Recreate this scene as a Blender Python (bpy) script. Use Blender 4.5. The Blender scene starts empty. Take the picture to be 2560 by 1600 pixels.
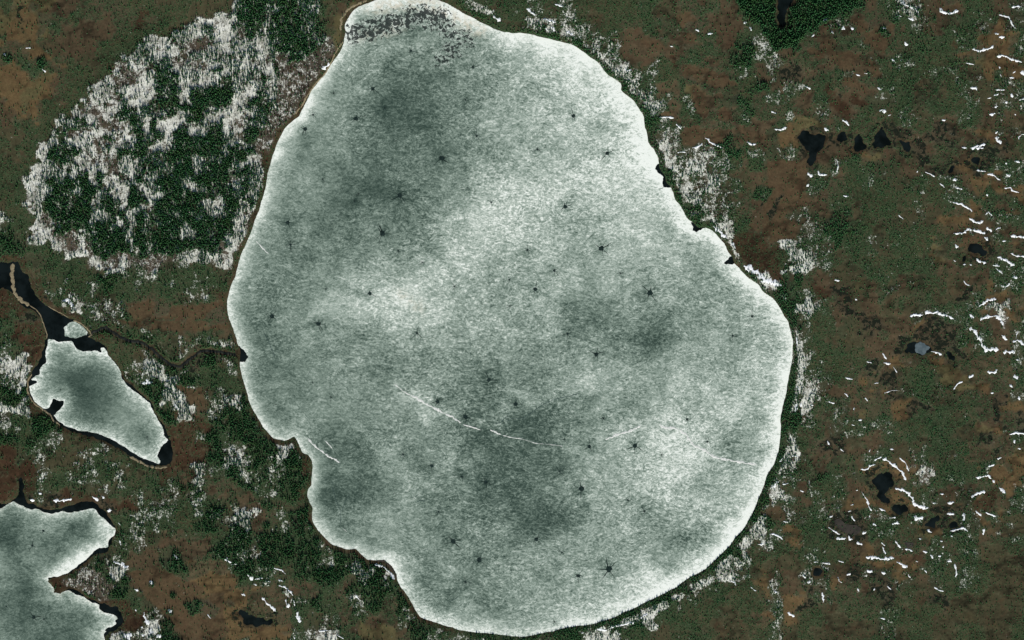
import bpy, bmesh, math, random
import numpy as np
from mathutils import Vector
from mathutils.geometry import delaunay_2d_cdt

# ------------------------------------------------------------------ camera, sky, sun
# one pixel of the photograph (2560 x 1600) is one metre on the ground; X to the right, north up
SC = bpy.context.scene
COL = SC.collection
CAM_H = 12000.0
cam = bpy.data.cameras.new('camera')
cam.sensor_fit = 'HORIZONTAL'
cam.angle = 2 * math.atan(1280.0 / CAM_H)
cam.clip_start = 100.0
cam.clip_end = 80000.0
camo = bpy.data.objects.new('camera', cam)
camo.location = (0, 0, CAM_H)
COL.objects.link(camo)
SC.camera = camo

SUN_EL = math.radians(37.0)
SUN_AZ = math.radians(174.0)          # compass bearing of the sun: almost due south
world = bpy.data.worlds.new('World')
SC.world = world
world.use_nodes = True
wn = world.node_tree
bg = wn.nodes['Background']
sky = wn.nodes.new('ShaderNodeTexSky')
sky.sky_type = 'NISHITA'
sky.sun_disc = False
sky.sun_elevation = SUN_EL
sky.sun_rotation = SUN_AZ
wn.links.new(sky.outputs['Color'], bg.inputs['Color'])
bg.inputs['Strength'].default_value = 0.07
sun = bpy.data.lights.new('sun', 'SUN')
sun.energy = 4.0
sun.angle = math.radians(0.5)
sun.color = (1.0, 0.96, 0.90)
suno = bpy.data.objects.new('sun', sun)
sdir = Vector((math.sin(SUN_AZ) * math.cos(SUN_EL), math.cos(SUN_AZ) * math.cos(SUN_EL), math.sin(SUN_EL)))
suno.rotation_euler = sdir.to_track_quat('Z', 'Y').to_euler()
suno.location = (0, -3000, 3000)
COL.objects.link(suno)
SC.view_settings.view_transform = 'Standard'
SC.view_settings.look = 'None'
SC.view_settings.gamma = 1.0
SC.view_settings.exposure = 0.12
SC.cycles.max_bounces = 4
SC.cycles.diffuse_bounces = 2

R = random.Random(7)
RNG = np.random.default_rng(11)

# ------------------------------------------------------------------ helpers
TILE = {'A': (0, 0), 'B': (640, 0), 'C': (1280, 0), 'D': (1920, 0),
        'E': (0, 400), 'F': (640, 400), 'G': (1280, 400), 'H': (1920, 400),
        'I': (0, 800), 'J': (640, 800), 'K': (1280, 800), 'L': (1920, 800),
        'M': (0, 1200), 'N': (640, 1200), 'O': (1280, 1200), 'P': (1920, 1200)}
Z = 640 / 2419.0


def T(tile, pts):
    ox, oy = TILE[tile]
    return [(ox + x * Z, oy + y * Z) for x, y in pts]


def W(p):
    """photograph map pixel -> world metre"""
    return (p[0] - 1280.0, 800.0 - p[1])


_tabs = {}


def vnoise(x, y, scale, seed):
    if seed not in _tabs:
        _tabs[seed] = np.random.default_rng(seed).random((256, 256))
    t = _tabs[seed]
    u = np.asarray(x) / scale
    v = np.asarray(y) / scale
    i = np.floor(u).astype(int)
    j = np.floor(v).astype(int)
    fu = u - i
    fv = v - j
    fu = fu * fu * fu * (fu * (fu * 6 - 15) + 10)
    fv = fv * fv * fv * (fv * (fv * 6 - 15) + 10)
    i0 = i & 255
    i1 = (i + 1) & 255
    j0 = j & 255
    j1 = (j + 1) & 255
    return (t[i0, j0] * (1 - fu) + t[i1, j0] * fu) * (1 - fv) + (t[i0, j1] * (1 - fu) + t[i1, j1] * fu) * fv


def fbm(x, y, scale, seed, oct=4):
    s = 0
    a = 1.0
    n = 0
    for k in range(oct):
        c, sn = math.cos(k * 1.1 + seed), math.sin(k * 1.1 + seed)
        s = s + a * vnoise(x * c - y * sn, x * sn + y * c, scale / 2 ** k, seed + k * 17)
        n += a
        a *= 0.5
    return s / n


def sstep(a, b, x):
    t = np.clip((x - a) / (b - a), 0, 1)
    return t * t * (3 - 2 * t)


def sdist(px, py, poly):
    """signed distance to a polygon, negative inside"""
    P = np.array(poly)
    d = np.full(px.shape, 1e18)
    ins = np.zeros(px.shape, bool)
    n = len(P)
    for k in range(n):
        ax, ay = P[k]
        bx, by = P[(k + 1) % n]
        ex, ey = bx - ax, by - ay
        L = ex * ex + ey * ey
        if L < 1e-9:
            continue
        wx, wy = px - ax, py - ay
        t = np.clip((wx * ex + wy * ey) / L, 0, 1)
        dd = (wx - ex * t) ** 2 + (wy - ey * t) ** 2
        np.minimum(d, dd, out=d)
        if ay != by:
            c = ((ay > py) != (by > py)) & (px < ax + (py - ay) * ex / (by - ay))
            ins ^= c
    d = np.sqrt(d)
    return np.where(ins, -d, d)


def pldist(px, py, line):
    d = np.full(px.shape, 1e18)
    for (ax, ay), (bx, by) in zip(line[:-1], line[1:]):
        ex, ey = bx - ax, by - ay
        L = max(ex * ex + ey * ey, 1e-9)
        t = np.clip(((px - ax) * ex + (py - ay) * ey) / L, 0, 1)
        np.minimum(d, (px - ax - ex * t) ** 2 + (py - ay - ey * t) ** 2, out=d)
    return np.sqrt(d)


def rough(poly, step, amp, seed, scale=14.0, closed=True):
    """resample an outline and roughen it with noise"""
    out = []
    n = len(poly)
    for k in range(n if closed else n - 1):
        a = np.array(poly[k], float)
        b = np.array(poly[(k + 1) % n], float)
        L = np.hypot(*(b - a))
        m = max(1, int(L / step))
        for q in range(m):
            out.append(a + (b - a) * q / m)
    if not closed:
        out.append(np.array(poly[-1], float))
    o = np.array(out)
    # light smoothing
    for _ in range(2):
        if closed:
            o = (np.roll(o, 1, 0) + 2 * o + np.roll(o, -1, 0)) / 4
    dx = (fbm(o[:, 0], o[:, 1], scale, seed, 3) - .5) * 2 * amp
    dy = (fbm(o[:, 0] + 500, o[:, 1] + 91, scale, seed + 3, 3) - .5) * 2 * amp
    return [(float(a), float(b)) for a, b in np.stack([o[:, 0] + dx, o[:, 1] + dy], 1)]


# ------------------------------------------------------------------ materials
def new_mat(name):
    m = bpy.data.materials.new(name)
    m.use_nodes = True
    nt = m.node_tree
    return m, nt, nt.nodes['Principled BSDF']


def N(nt, typ, **kw):
    n = nt.nodes.new(typ)
    for k, v in kw.items():
        setattr(n, k, v)
    return n


def L(nt, a, b):
    nt.links.new(a, b)


def math_(nt, op, a, b=None, c=None, clamp=False):
    n = N(nt, 'ShaderNodeMath', operation=op, use_clamp=clamp)
    for i, v in enumerate((a, b, c)):
        if v is None:
            continue
        if hasattr(v, 'is_linked') or hasattr(v, 'links'):
            L(nt, v, n.inputs[i])
        else:
            n.inputs[i].default_value = v
    return n.outputs[0]


def mix(nt, f, a, b, mode='MIX'):
    n = N(nt, 'ShaderNodeMix', data_type='RGBA', blend_type=mode)
    for sock, v in ((n.inputs['Factor'], f), (n.inputs[6], a), (n.inputs[7], b)):
        if hasattr(v, 'links'):
            L(nt, v, sock)
        elif isinstance(v, (int, float)):
            sock.default_value = v
        else:
            sock.default_value = (*v, 1.0)
    return n.outputs[2]


def noise(nt, vec, scale, detail=3.0, rough_=0.55, dist=0.0):
    n = N(nt, 'ShaderNodeTexNoise')
    n.inputs['Scale'].default_value = scale
    n.inputs['Detail'].default_value = detail
    n.inputs['Roughness'].default_value = rough_
    n.inputs['Distortion'].default_value = dist
    L(nt, vec, n.inputs['Vector'])
    return n.outputs['Fac']


def ramp01(nt, v, lo, hi):
    n = N(nt, 'ShaderNodeMapRange', interpolation_type='SMOOTHSTEP')
    for s, x in ((0, v), (1, lo), (2, hi)):
        if hasattr(x, 'links'):
            L(nt, x, n.inputs[s])
        else:
            n.inputs[s].default_value = x
    return n.outputs[0]


def world_pos(nt, stretch=(1, 1, 1), off=(0, 0, 0), rot=0):
    g = N(nt, 'ShaderNodeNewGeometry')
    m = N(nt, 'ShaderNodeMapping')
    m.inputs['Scale'].default_value = stretch
    m.inputs['Location'].default_value = off
    m.inputs['Rotation'].default_value = (0, 0, rot)
    L(nt, g.outputs['Position'], m.inputs['Vector'])
    return m.outputs['Vector']


def mat_ground():
    m, nt, bs = new_mat('bog_ground')
    base = N(nt, 'ShaderNodeAttribute', attribute_name='base')
    mk = N(nt, 'ShaderNodeAttribute', attribute_name='mask')
    sep = N(nt, 'ShaderNodeSeparateColor')
    L(nt, mk.outputs['Color'], sep.inputs[0])
    snow, shrub, dark = sep.outputs[0], sep.outputs[1], sep.outputs[2]
    p = world_pos(nt)
    n40 = noise(nt, p, 1 / 26., 4, .6, .4)
    n6 = noise(nt, p, 1 / 5.5, 3, .6)
    n2 = noise(nt, world_pos(nt, off=(177, 3000, 0)), 1 / 3.4, 3, .7)
    tone = math_(nt, 'ADD', math_(nt, 'MULTIPLY', n40, 1.1), math_(nt, 'MULTIPLY', n6, 1.0))
    tone = math_(nt, 'ADD', tone, math_(nt, 'SUBTRACT', math_(nt, 'MULTIPLY', n2, .7), .35))
    tn = N(nt, 'ShaderNodeCombineColor')
    for i in range(3):
        L(nt, tone, tn.inputs[i])
    c = mix(nt, 1.0, base.outputs['Color'], tn.outputs[0], 'MULTIPLY')
    nr = noise(nt, world_pos(nt, off=(300, 70, 0)), 1 / 30., 5, .65, 1.0)
    c = mix(nt, math_(nt, 'MULTIPLY', ramp01(nt, nr, .54, .64), .30), c, (.088, .045, .026))
    ny = noise(nt, world_pos(nt, off=(900, 470, 0)), 1 / 36., 5, .65, 1.0)
    c = mix(nt, math_(nt, 'MULTIPLY', ramp01(nt, ny, .56, .68), .30), c, (.098, .080, .036))
    # grain of dwarf shrubs, heather and pale lichen
    ns = noise(nt, world_pos(nt, off=(40, 900, 0)), 1 / 4.6, 4, .75)
    nc = noise(nt, world_pos(nt, off=(640, 100, 0)), 1 / 24., 4, .6)
    ss = math_(nt, 'ADD', math_(nt, 'MULTIPLY', ns, .82), math_(nt, 'MULTIPLY', nc, .18))
    th = math_(nt, 'SUBTRACT', 0.64, math_(nt, 'MULTIPLY', shrub, 0.175))
    sf = ramp01(nt, ss, math_(nt, 'SUBTRACT', th, .05), math_(nt, 'ADD', th, .05))
    green = mix(nt, ramp01(nt, n2, .35, .65), (.010, .028, .010), (.054, .090, .040))
    c = mix(nt, math_(nt, 'MULTIPLY', sf, .75), c, green)
    lich = math_(nt, 'MULTIPLY', ramp01(nt, n2, .60, .74), math_(nt, 'MULTIPLY', shrub, .28))
    c = mix(nt, lich, c, (.19, .19, .14))
    # black wet peat
    nk = noise(nt, world_pos(nt, off=(10, 1900, 0)), 1 / 11., 5, .7, .5)
    tk = math_(nt, 'SUBTRACT', .76, math_(nt, 'MULTIPLY', dark, .38))
    kf = ramp01(nt, nk, math_(nt, 'SUBTRACT', tk, .04), math_(nt, 'ADD', tk, .04))
    c = mix(nt, math_(nt, 'MULTIPLY', kf, .97), c, (.009, .013, .008))
    # lying snow: grey old crust, torn into patches, thin lines and specks
    n1 = noise(nt, world_pos(nt, stretch=(1.0, .8, 1), off=(77, 3000, 0)), 1 / 20., 4, .65)
    nl = noise(nt, world_pos(nt, off=(777, 30, 0)), 1 / 17., 3, .6, .5)
    rg = math_(nt, 'SUBTRACT', 1.0, math_(nt, 'MULTIPLY', math_(nt, 'ABSOLUTE', math_(nt, 'SUBTRACT', nl, .5)), 5.0), clamp=True)
    nn = math_(nt, 'ADD', math_(nt, 'MULTIPLY', n1, .42), math_(nt, 'MULTIPLY', n2, .42))
    nn = math_(nt, 'ADD', nn, math_(nt, 'MULTIPLY', rg, .16))
    ts = math_(nt, 'SUBTRACT', .725, math_(nt, 'MULTIPLY', snow, .34))
    s = ramp01(nt, nn, math_(nt, 'SUBTRACT', ts, .055), math_(nt, 'ADD', ts, .075))
    crust = noise(nt, world_pos(nt, off=(7, 3700, 0)), 1 / 30., 5, .7)
    c = mix(nt, s, c, mix(nt, ramp01(nt, math_(nt, 'ADD', math_(nt, 'MULTIPLY', crust, .6), math_(nt, 'MULTIPLY', n2, .4)), .38, .60), (.27, .275, .225), (.78, .79, .70)))
    L(nt, c, bs.inputs['Base Color'])
    bs.inputs['Roughness'].default_value = 0.95
    bs.inputs['Specular IOR Level'].default_value = 0.1
    return m


def mat_ice(name='lake_ice_surface'):
    m, nt, bs = new_mat(name)
    at = N(nt, 'ShaderNodeAttribute', attribute_name='white')
    sep = N(nt, 'ShaderNodeSeparateColor')
    L(nt, at.outputs['Color'], sep.inputs[0])
    wh, brk, cream = sep.outputs[0], sep.outputs[1], sep.outputs[2]
    warp = N(nt, 'ShaderNodeTexNoise')
    warp.inputs['Scale'].default_value = 1 / 90.
    p0 = world_pos(nt)
    L(nt, p0, warp.inputs['Vector'])
    add = N(nt, 'ShaderNodeMixRGB', blend_type='LINEAR_LIGHT')
    add.inputs[0].default_value = 22.0
    vm = N(nt, 'ShaderNodeVectorMath', operation='MULTIPLY_ADD')
    L(nt, warp.outputs['Color'], vm.inputs[0])
    vm.inputs[1].default_value = (30, 30, 0)
    L(nt, p0, vm.inputs[2])
    nt.nodes.remove(add)
    p = vm.outputs[0]
    mp = N(nt, 'ShaderNodeMapping')
    mp.inputs['Rotation'].default_value = (0, 0, .5)
    mp.inputs['Scale'].default_value = (.8, 1.25, 1)
    L(nt, p, mp.inputs['Vector'])
    mq = N(nt, 'ShaderNodeMapping')
    mq.inputs['Rotation'].default_value = (0, 0, .55)
    mq.inputs['Scale'].default_value = (.72, 1.3, 1)
    L(nt, p, mq.inputs['Vector'])
    a = noise(nt, mq.outputs[0], 1 / 14., 4, .6, 1.2)
    b = noise(nt, mp.outputs[0], 1 / 5.0, 3, .6, 1.0)
    c60 = noise(nt, p, 1 / 75., 4, .6)
    v = math_(nt, 'ADD', math_(nt, 'MULTIPLY', math_(nt, 'SUBTRACT', a, .5), .95), math_(nt, 'MULTIPLY', math_(nt, 'SUBTRACT', b, .5), 1.25))
    fl = noise(nt, world_pos(nt, off=(9, 1234, 0)), 1 / 4.4, 2, .5, 1.5)
    v = math_(nt, 'ADD', v, math_(nt, 'MULTIPLY', ramp01(nt, fl, .60, .70), .20))
    v = math_(nt, 'MULTIPLY', v, at.outputs['Alpha'])
    v = math_(nt, 'ADD', v, wh)
    v = math_(nt, 'ADD', v, math_(nt, 'MULTIPLY', math_(nt, 'SUBTRACT', c60, .5), .42))
    # rotten, broken ice: dark water shows between small floes
    vor = noise(nt, world_pos(nt, off=(5, 77, 0)), 1 / 10., 4, .65, .8)
    tb = math_(nt, 'SUBTRACT', .80, math_(nt, 'MULTIPLY', brk, .325))
    bf = ramp01(nt, vor, math_(nt, 'SUBTRACT', tb, .02), math_(nt, 'ADD', tb, .02))
    v = math_(nt, 'ADD', v, math_(nt, 'MULTIPLY', brk, math_(nt, 'MULTIPLY', math_(nt, 'SUBTRACT', vor, .5), 1.0)))
    cr = N(nt, 'ShaderNodeValToRGB')
    e = cr.color_ramp.elements
    e[0].position = 0.0
    e[0].color = (.026, .050, .038, 1)
    e[1].position = 1.0
    e[1].color = (.87, .91, .83, 1)
    for pos, col in ((.22, (.078, .118, .092)), (.45, (.192, .254, .205)), (.68, (.378, .450, .382)), (.86, (.635, .695, .610))):
        k = e.new(pos)
        k.color = (*col, 1)
    L(nt, v, cr.inputs[0])
    nw = noise(nt, world_pos(nt, off=(50, 7, 0)), 1 / 14., 3, .6)
    col = mix(nt, math_(nt, 'MULTIPLY', cream, ramp01(nt, nw, .4, .62)), cr.outputs[0], (.62, .58, .45))
    col = mix(nt, math_(nt, 'MULTIPLY', bf, .95), col, (.012, .020, .018))
    L(nt, col, bs.inputs['Base Color'])
    bs.inputs['Roughness'].default_value = 0.75
    bs.inputs['Specular IOR Level'].default_value = 0.15
    return m


def mat_simple(name, ca, cb, scale, rough_=.9, spec=.2, detail=3):
    m, nt, bs = new_mat(name)
    n = noise(nt, world_pos(nt), scale, detail, .6)
    L(nt, mix(nt, ramp01(nt, n, .35, .65), ca, cb), bs.inputs['Base Color'])
    bs.inputs['Roughness'].default_value = rough_
    bs.inputs['Specular IOR Level'].default_value = spec
    return m


def mat_tree(name, ca, cb, cc):
    m, nt, bs = new_mat(name)
    n = noise(nt, world_pos(nt), 1 / 2.2, 2, .6)
    n2 = noise(nt, world_pos(nt, off=(60, 5, 0)), 1 / 23., 3, .6)
    c = mix(nt, ramp01(nt, n, .3, .7), ca, cb)
    c = mix(nt, math_(nt, 'MULTIPLY', ramp01(nt, n2, .45, .65), .5), c, cc)
    L(nt, c, bs.inputs['Base Color'])
    bs.inputs['Roughness'].default_value = .9
    bs.inputs['Specular IOR Level'].default_value = .1
    return m


M_GROUND = mat_ground()
M_ICE = mat_ice()
M_WATER = mat_simple('dark_bog_water', (.003, .005, .005), (.008, .0125, .013), 1 / 38., .6, .0, 4)
M_STREAM = mat_simple('stream_water', (.006, .009, .008), (.016, .018, .014), 1 / 10., .5, .2)
M_SNOW = mat_simple('old_snow', (.80, .84, .85), (.90, .91, .90), 1 / 3., .8, .2)
M_RIDGE = mat_simple('ridge_snow', (.55, .58, .54), (.82, .82, .76), 1 / 3.5, .8, .2)
M_SAND = mat_simple('pale_sand', (.19, .155, .095), (.27, .23, .14), 1 / 5., .9, .1)
M_HOLE = mat_simple('melt_water', (.007, .016, .014), (.018, .034, .030), 1 / 4., .5, .08)
M_CRACK = mat_simple('crack_water', (.020, .040, .036), (.05, .085, .076), 1 / 4., .5, .2)
M_TREE = mat_tree('conifer_needles', (.017, .078, .028), (.058, .180, .066), (.062, .130, .036))
M_TRUNK = mat_simple('conifer_bark', (.05, .035, .025), (.09, .065, .045), 1 / .5, .9, .1)
M_SHRUB = mat_tree('dwarf_pine_needles', (.024, .068, .028), (.060, .128, .052), (.074, .100, .038))
M_BARE = mat_tree('bare_twigs', (.060, .046, .036), (.12, .095, .075), (.09, .055, .04))
M_MUD = mat_simple('grey_mud', (.030, .028, .024), (.050, .044, .036), 1 / 20., .9, .1)


def link(name, mesh, mat=None, parent=None, loc=None):
    o = bpy.data.objects.new(name, mesh)
    if mat and not mesh.materials:
        mesh.materials.append(mat)
    COL.objects.link(o)
    if parent:
        o.parent = parent
    if loc:
        o.location = loc
    return o


def tag(o, label=None, cat=None, group=None, kind=None):
    if label:
        o['label'] = label
    if cat:
        o['category'] = cat
    if group:
        o['group'] = group
    if kind:
        o['kind'] = kind
    return o


def fast_mesh(name, v, f):
    """v (n,3) float, f (m,3) or (m,4) int"""
    me = bpy.data.meshes.new(name)
    k = f.shape[1]
    me.vertices.add(len(v))
    me.vertices.foreach_set('co', np.ascontiguousarray(v, np.float32).ravel())
    me.loops.add(f.size)
    me.loops.foreach_set('vertex_index', np.ascontiguousarray(f, np.int32).ravel())
    me.polygons.add(len(f))
    me.polygons.foreach_set('loop_start', np.arange(0, f.size, k, dtype=np.int32))
    me.polygons.foreach_set('loop_total', np.full(len(f), k, np.int32))
    me.update(calc_edges=True)
    return me


def set_attr(me, name, rgba):
    a = me.attributes.new(name, 'FLOAT_COLOR', 'POINT')
    a.data.foreach_set('color', np.ascontiguousarray(rgba, np.float32).ravel())


# ------------------------------------------------------------------ outlines read off the photograph
GREAT = [(944, 0), (915, 10), (893, 20), (878, 34), (870, 50), (862, 62), (864, 78), (861, 95), (857, 118), (845, 135),
         (830, 160), (805, 190), (780, 225), (762, 262), (750, 290), (735, 298), (720, 312), (703, 335), (690, 370),
         (680, 400), (673, 420), (668, 445), (660, 487), (648, 525), (640, 545), (628, 580), (612, 620), (600, 643),
         (588, 690), (577, 720), (570, 745), (567, 770), (572, 795), (578, 808), (587, 835), (597, 865), (603, 885),
         (600, 905), (603, 925), (612, 960), (620, 985), (622, 1000), (632, 1022), (642, 1040), (655, 1062), (672, 1083),
         (690, 1098), (715, 1102), (728, 1095), (736, 1088), (743, 1100), (750, 1115), (757, 1132), (772, 1135),
         (780, 1150), (782, 1175), (779, 1200), (781, 1214), (770, 1222), (769, 1240), (772, 1255), (783, 1268),
         (784, 1280), (779, 1290), (782, 1305), (795, 1325), (815, 1345), (830, 1362), (860, 1372), (890, 1371),
         (902, 1385), (920, 1400), (945, 1402), (962, 1400), (977, 1412), (990, 1432), (992, 1450), (1003, 1468),
         (1020, 1490), (1030, 1505), (1036, 1520), (1050, 1543), (1075, 1552), (1110, 1562), (1140, 1573), (1180, 1580),
         (1230, 1584), (1280, 1590), (1310, 1591), (1370, 1580), (1420, 1567), (1480, 1560), (1530, 1545), (1580, 1522),
         (1640, 1493), (1690, 1468), (1720, 1445), (1765, 1420), (1801, 1388), (1830, 1355), (1855, 1325), (1878, 1290),
         (1891, 1260), (1906, 1225), (1913, 1200), (1921, 1180), (1935, 1160), (1942, 1145), (1947, 1120), (1952, 1070),
         (1950, 1050), (1957, 1015), (1965, 980), (1970, 950), (1977, 920), (1981, 880), (1980, 850), (1974, 820),
         (1968, 800), (1960, 791), (1948, 770), (1935, 750), (1920, 738), (1905, 728), (1893, 710), (1870, 695),
         (1857, 682), (1848, 670), (1835, 658), (1830, 640), (1818, 625), (1810, 608), (1800, 595), (1783, 580),
         (1765, 567), (1745, 570), (1735, 560), (1722, 551), (1712, 535), (1700, 515), (1688, 500), (1684, 483),
         (1675, 468), (1664, 455), (1660, 440), (1650, 425), (1646, 412), (1647, 397), (1635, 375), (1622, 360),
         (1617, 335), (1611, 320), (1608, 290), (1595, 268), (1582, 250), (1563, 237), (1552, 228), (1552, 208),
         (1540, 200), (1522, 192), (1510, 180), (1502, 165), (1495, 155), (1475, 142), (1450, 125), (1430, 112),
         (1400, 105), (1360, 95), (1320, 85), (1280, 82), (1258, 80), (1235, 73), (1205, 58), (1175, 42), (1150, 28),
         (1125, 12), (1095, 0), (1050, -10), (1000, -12), (960, -6)]
SMALL = T('I', [(400, -30), (410, 30), (440, 140), (435, 210), (408, 280), (395, 360), (340, 430), (300, 500), (265, 560),
                (258, 640), (275, 710), (320, 780), (400, 840), (460, 885), (490, 930), (560, 990), (660, 1045),
                (780, 1080), (910, 1110), (1020, 1160), (1140, 1230), (1225, 1278), (1300, 1325), (1400, 1365),
                (1490, 1388), (1570, 1380), (1620, 1345), (1650, 1290), (1625, 1230), (1610, 1160), (1585, 1100),
                (1557, 1020), (1510, 950), (1480, 910), (1448, 840), (1422, 770), (1350, 712), (1260, 645), (1195, 595),
                (1158, 540), (1135, 460), (1085, 395), (1025, 320), (990, 250), (930, 212), (860, 170), (840, 130),
                (810, 85), (760, 45), (700, 5)]) + T('E', [(640, 1492), (550, 1440), (470, 1395), (400, 1345), (340, 1270), (290, 1190),
                (255, 1090), (200, 1030), (190, 960), (120, 950), (60, 985), (0, 970), (-200, 990), (-200, 1210), (0, 1200), (90, 1225), (130, 1280), (190, 1350),
                (250, 1390), (320, 1430), (370, 1480)])
SMALL_ICE = T('I', [(460, 175), (550, 205), (680, 200), (720, 270), (790, 300), (900, 285), (960, 310), (950, 255),
                    (990, 262), (1025, 335), (1085, 405), (1135, 470), (1152, 560), (1195, 610), (1255, 660), (1345, 725),
                    (1418, 790), (1440, 850), (1495, 950), (1545, 1020), (1550, 1090), (1590, 1130), (1530, 1190),
                    (1490, 1260), (1480, 1280), (1520, 1340), (1500, 1365), (1420, 1330), (1330, 1300), (1260, 1260),
                    (1150, 1180), (1050, 1125), (940, 1080), (820, 1053), (730, 1045), (700, 1020), (640, 1015), (560, 960),
                    (500, 905), (540, 870), (600, 800), (605, 760), (560, 765), (500, 740), (480, 790), (450, 845),
                    (400, 835), (330, 770), (290, 700), (275, 630), (360, 590), (350, 575), (290, 570), (310, 545),
                    (380, 510), (375, 460), (440, 400), (430, 300), (450, 220)])
FLOE = T('I', [(600, 80), (660, 20), (720, 10), (780, 60), (832, 115), (820, 140), (760, 160), (720, 172), (650, 160), (610, 150), (620, 120)])
SOUTH = T('M', [(-900, 240), (60, 222), (125, 190), (165, 120), (178, 20), (188, -30), (212, -30), (222, 100), (240, 190), (300, 240), (420, 262), (540, 275),
                (640, 245), (720, 207), (850, 205), (920, 235), (990, 300), (1040, 370), (1092, 440), (1098, 500),
                (1052, 560), (1045, 620), (1030, 680), (900, 700), (840, 755), (740, 830), (640, 892), (560, 915), (452, 925),
                (465, 975), (515, 1065), (560, 1085), (640, 1010), (720, 1042), (830, 1110), (940, 1165), (1040, 1190), (1110, 1200),
                (1150, 1260), (1165, 1330), (1150, 1385), (1100, 1400), (1050, 1420), (1000, 1440), (1010, 1600),
                (900, 1900), (300, 2300), (-900, 2300)])
SOUTH_ICE = T('M', [(-880, 290), (0, 275), (60, 235), (130, 202), (180, 235), (290, 280), (340, 265), (420, 308),
                    (480, 320), (560, 300), (610, 290), (640, 310), (780, 290), (850, 270), (900, 275), (940, 330),
                    (1000, 380), (1050, 435), (1092, 460), (1080, 520), (1025, 560), (1020, 640), (930, 640),
                    (880, 680), (840, 730), (740, 805), (640, 880), (560, 908), (450, 925), (470, 960), (500, 1020),
                    (520, 1060), (560, 1080), (600, 1050), (650, 1045), (720, 1080), (800, 1110), (850, 1150),
                    (940, 1180), (930, 1210), (970, 1250), (1060, 1270), (1110, 1290), (1115, 1310), (1080, 1330),
                    (1105, 1360), (1060, 1385), (1000, 1400), (980, 1420), (1010, 1432), (975, 1460), (990, 1500),
                    (985, 1600), (880, 1880), (290, 2280), (-880, 2280)])
# dark pools: outline, description
POOLS = [
    ('D', [(95, -60), (270, -60), (255, 10), (200, 60), (172, 150), (160, 240), (110, 270), (85, 200), (95, 100)], 'narrow black pool among dark forest at the top edge'),
    ('D', [(280, 1310), (335, 1230), (380, 1250), (430, 1295), (500, 1260), (550, 1300), (520, 1380), (475, 1420), (455, 1500), (445, 1530), (400, 1565), (365, 1530), (385, 1440), (330, 1350)], 'largest black bog pool with ragged outline, right of the great lake'),
    ('D', [(980, 1370), (1010, 1300), (1040, 1230), (1065, 1200), (1110, 1250), (1150, 1370), (1090, 1400), (1030, 1385)], 'black triangular bog pool east of the largest one'),
    ('D', [(820, 1420), (812, 1330), (850, 1262), (920, 1400), (880, 1440)], 'narrow black pool left of the triangular one'),
    ('D', [(1225, 1320), (1330, 1340), (1355, 1400), (1345, 1430), (1290, 1410), (1230, 1350)], 'small ragged black pool right of the triangular one'),
    ('D', [(655, 1270), (730, 1255), (760, 1300), (700, 1360), (650, 1320)], 'speckled black pool right beside the largest ragged one'),
    ('D', [(1930, 1480), (2020, 1490), (2010, 1550), (1975, 1568), (1940, 1530)], 'small blue black pool at the right, above white drifts'),
    ('H', [(1710, 70), (1750, 55), (1752, 108), (1715, 120)], 'tiny square black pool in the brown bog'),
    ('H', [(1888, 830), (1908, 780), (1950, 812), (1990, 800), (2020, 832), (2070, 855), (2040, 900), (1990, 880), (1920, 872)], 'black jagged pool in an orange brown bog clearing'),
    ('L', [(1300, 310), (1310, 240), (1370, 222), (1440, 190), (1530, 250), (1545, 280), (1490, 330), (1400, 325)], 'dark pool with a grey ice plate in the right of the bog'),
    ('L', [(1705, 300), (1780, 345), (1765, 400), (1710, 360)], 'small dark pool right of the pool with grey ice'),
    ('L', [(965, 1530), (990, 1490), (1060, 1440), (1130, 1428), (1190, 1470), (1200, 1530), (1150, 1592), (1110, 1642), (1145, 1712), (1110, 1732), (1030, 1690), (1040, 1620), (1000, 1560)], 'long blue black pool below the bent white snow drift'),
    ('P', [(1165, 258), (1220, 228), (1300, 250), (1312, 300), (1250, 332), (1190, 290)], 'small dark pool below the long blue black one'),
    ('P', [(1468, 442), (1530, 402), (1540, 350), (1612, 338), (1612, 400), (1570, 462)], 'black pool between two white drifts in lower right bog'),
    ('P', [(1700, 412), (1740, 385), (1800, 430), (1710, 462)], 'small oval black pool in lower right bog'),
    ('P', [(408, 862), (460, 828), (530, 868), (480, 925), (440, 900)], 'dark pool in the bog right of the lake southern end'),
    ('M', [(2235, 1248), (2320, 1242), (2419, 1300), (2489, 1298), (2589, 1330), (2579, 1352), (2509, 1357), (2430, 1392), (2320, 1380), (2300, 1310)], 'black two-lobed pool in ochre bog below the great lake'),
    ('H', [(1835, 908), (1872, 905), (1872, 945), (1840, 947)], 'tiny dark green pool left of the jagged pool'),
]
POOLS = [(T(t, p), lab) for t, p, lab in POOLS]
STREAM = T('I', [(850, 150), (880, 110), (1000, 70), (1120, 150), (1200, 190), (1340, 210), (1430, 270), (1520, 350), (1620, 425), (1700, 440),
                 (1820, 350), (1900, 292), (2000, 290), (2120, 310), (2230, 330)])
INLETS = [
    ('G', [(1352, 80), (1385, 30), (1430, 80), (1475, 180), (1520, 250), (1500, 262), (1430, 258), (1418, 215), (1432, 155), (1390, 135)], 'open water pocket where ice has left the right shore'),
    ('G', [(1690, 585), (1850, 628), (1800, 650), (1745, 685), (1722, 668), (1705, 670), (1712, 640)], 'three-cornered open water below the shore pocket, right shore'),
    ('G', [(1998, 978), (2025, 945), (2090, 900), (2150, 890), (2180, 920), (2110, 968), (2085, 985), (2040, 988)], 'narrow open water cut at the right shore stream mouth'),
    ('I', [(2195, 310), (2250, 240), (2310, 285), (2345, 345), (2320, 400), (2240, 395)], 'black open water where the stream leaves the left shore'),
]
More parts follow.
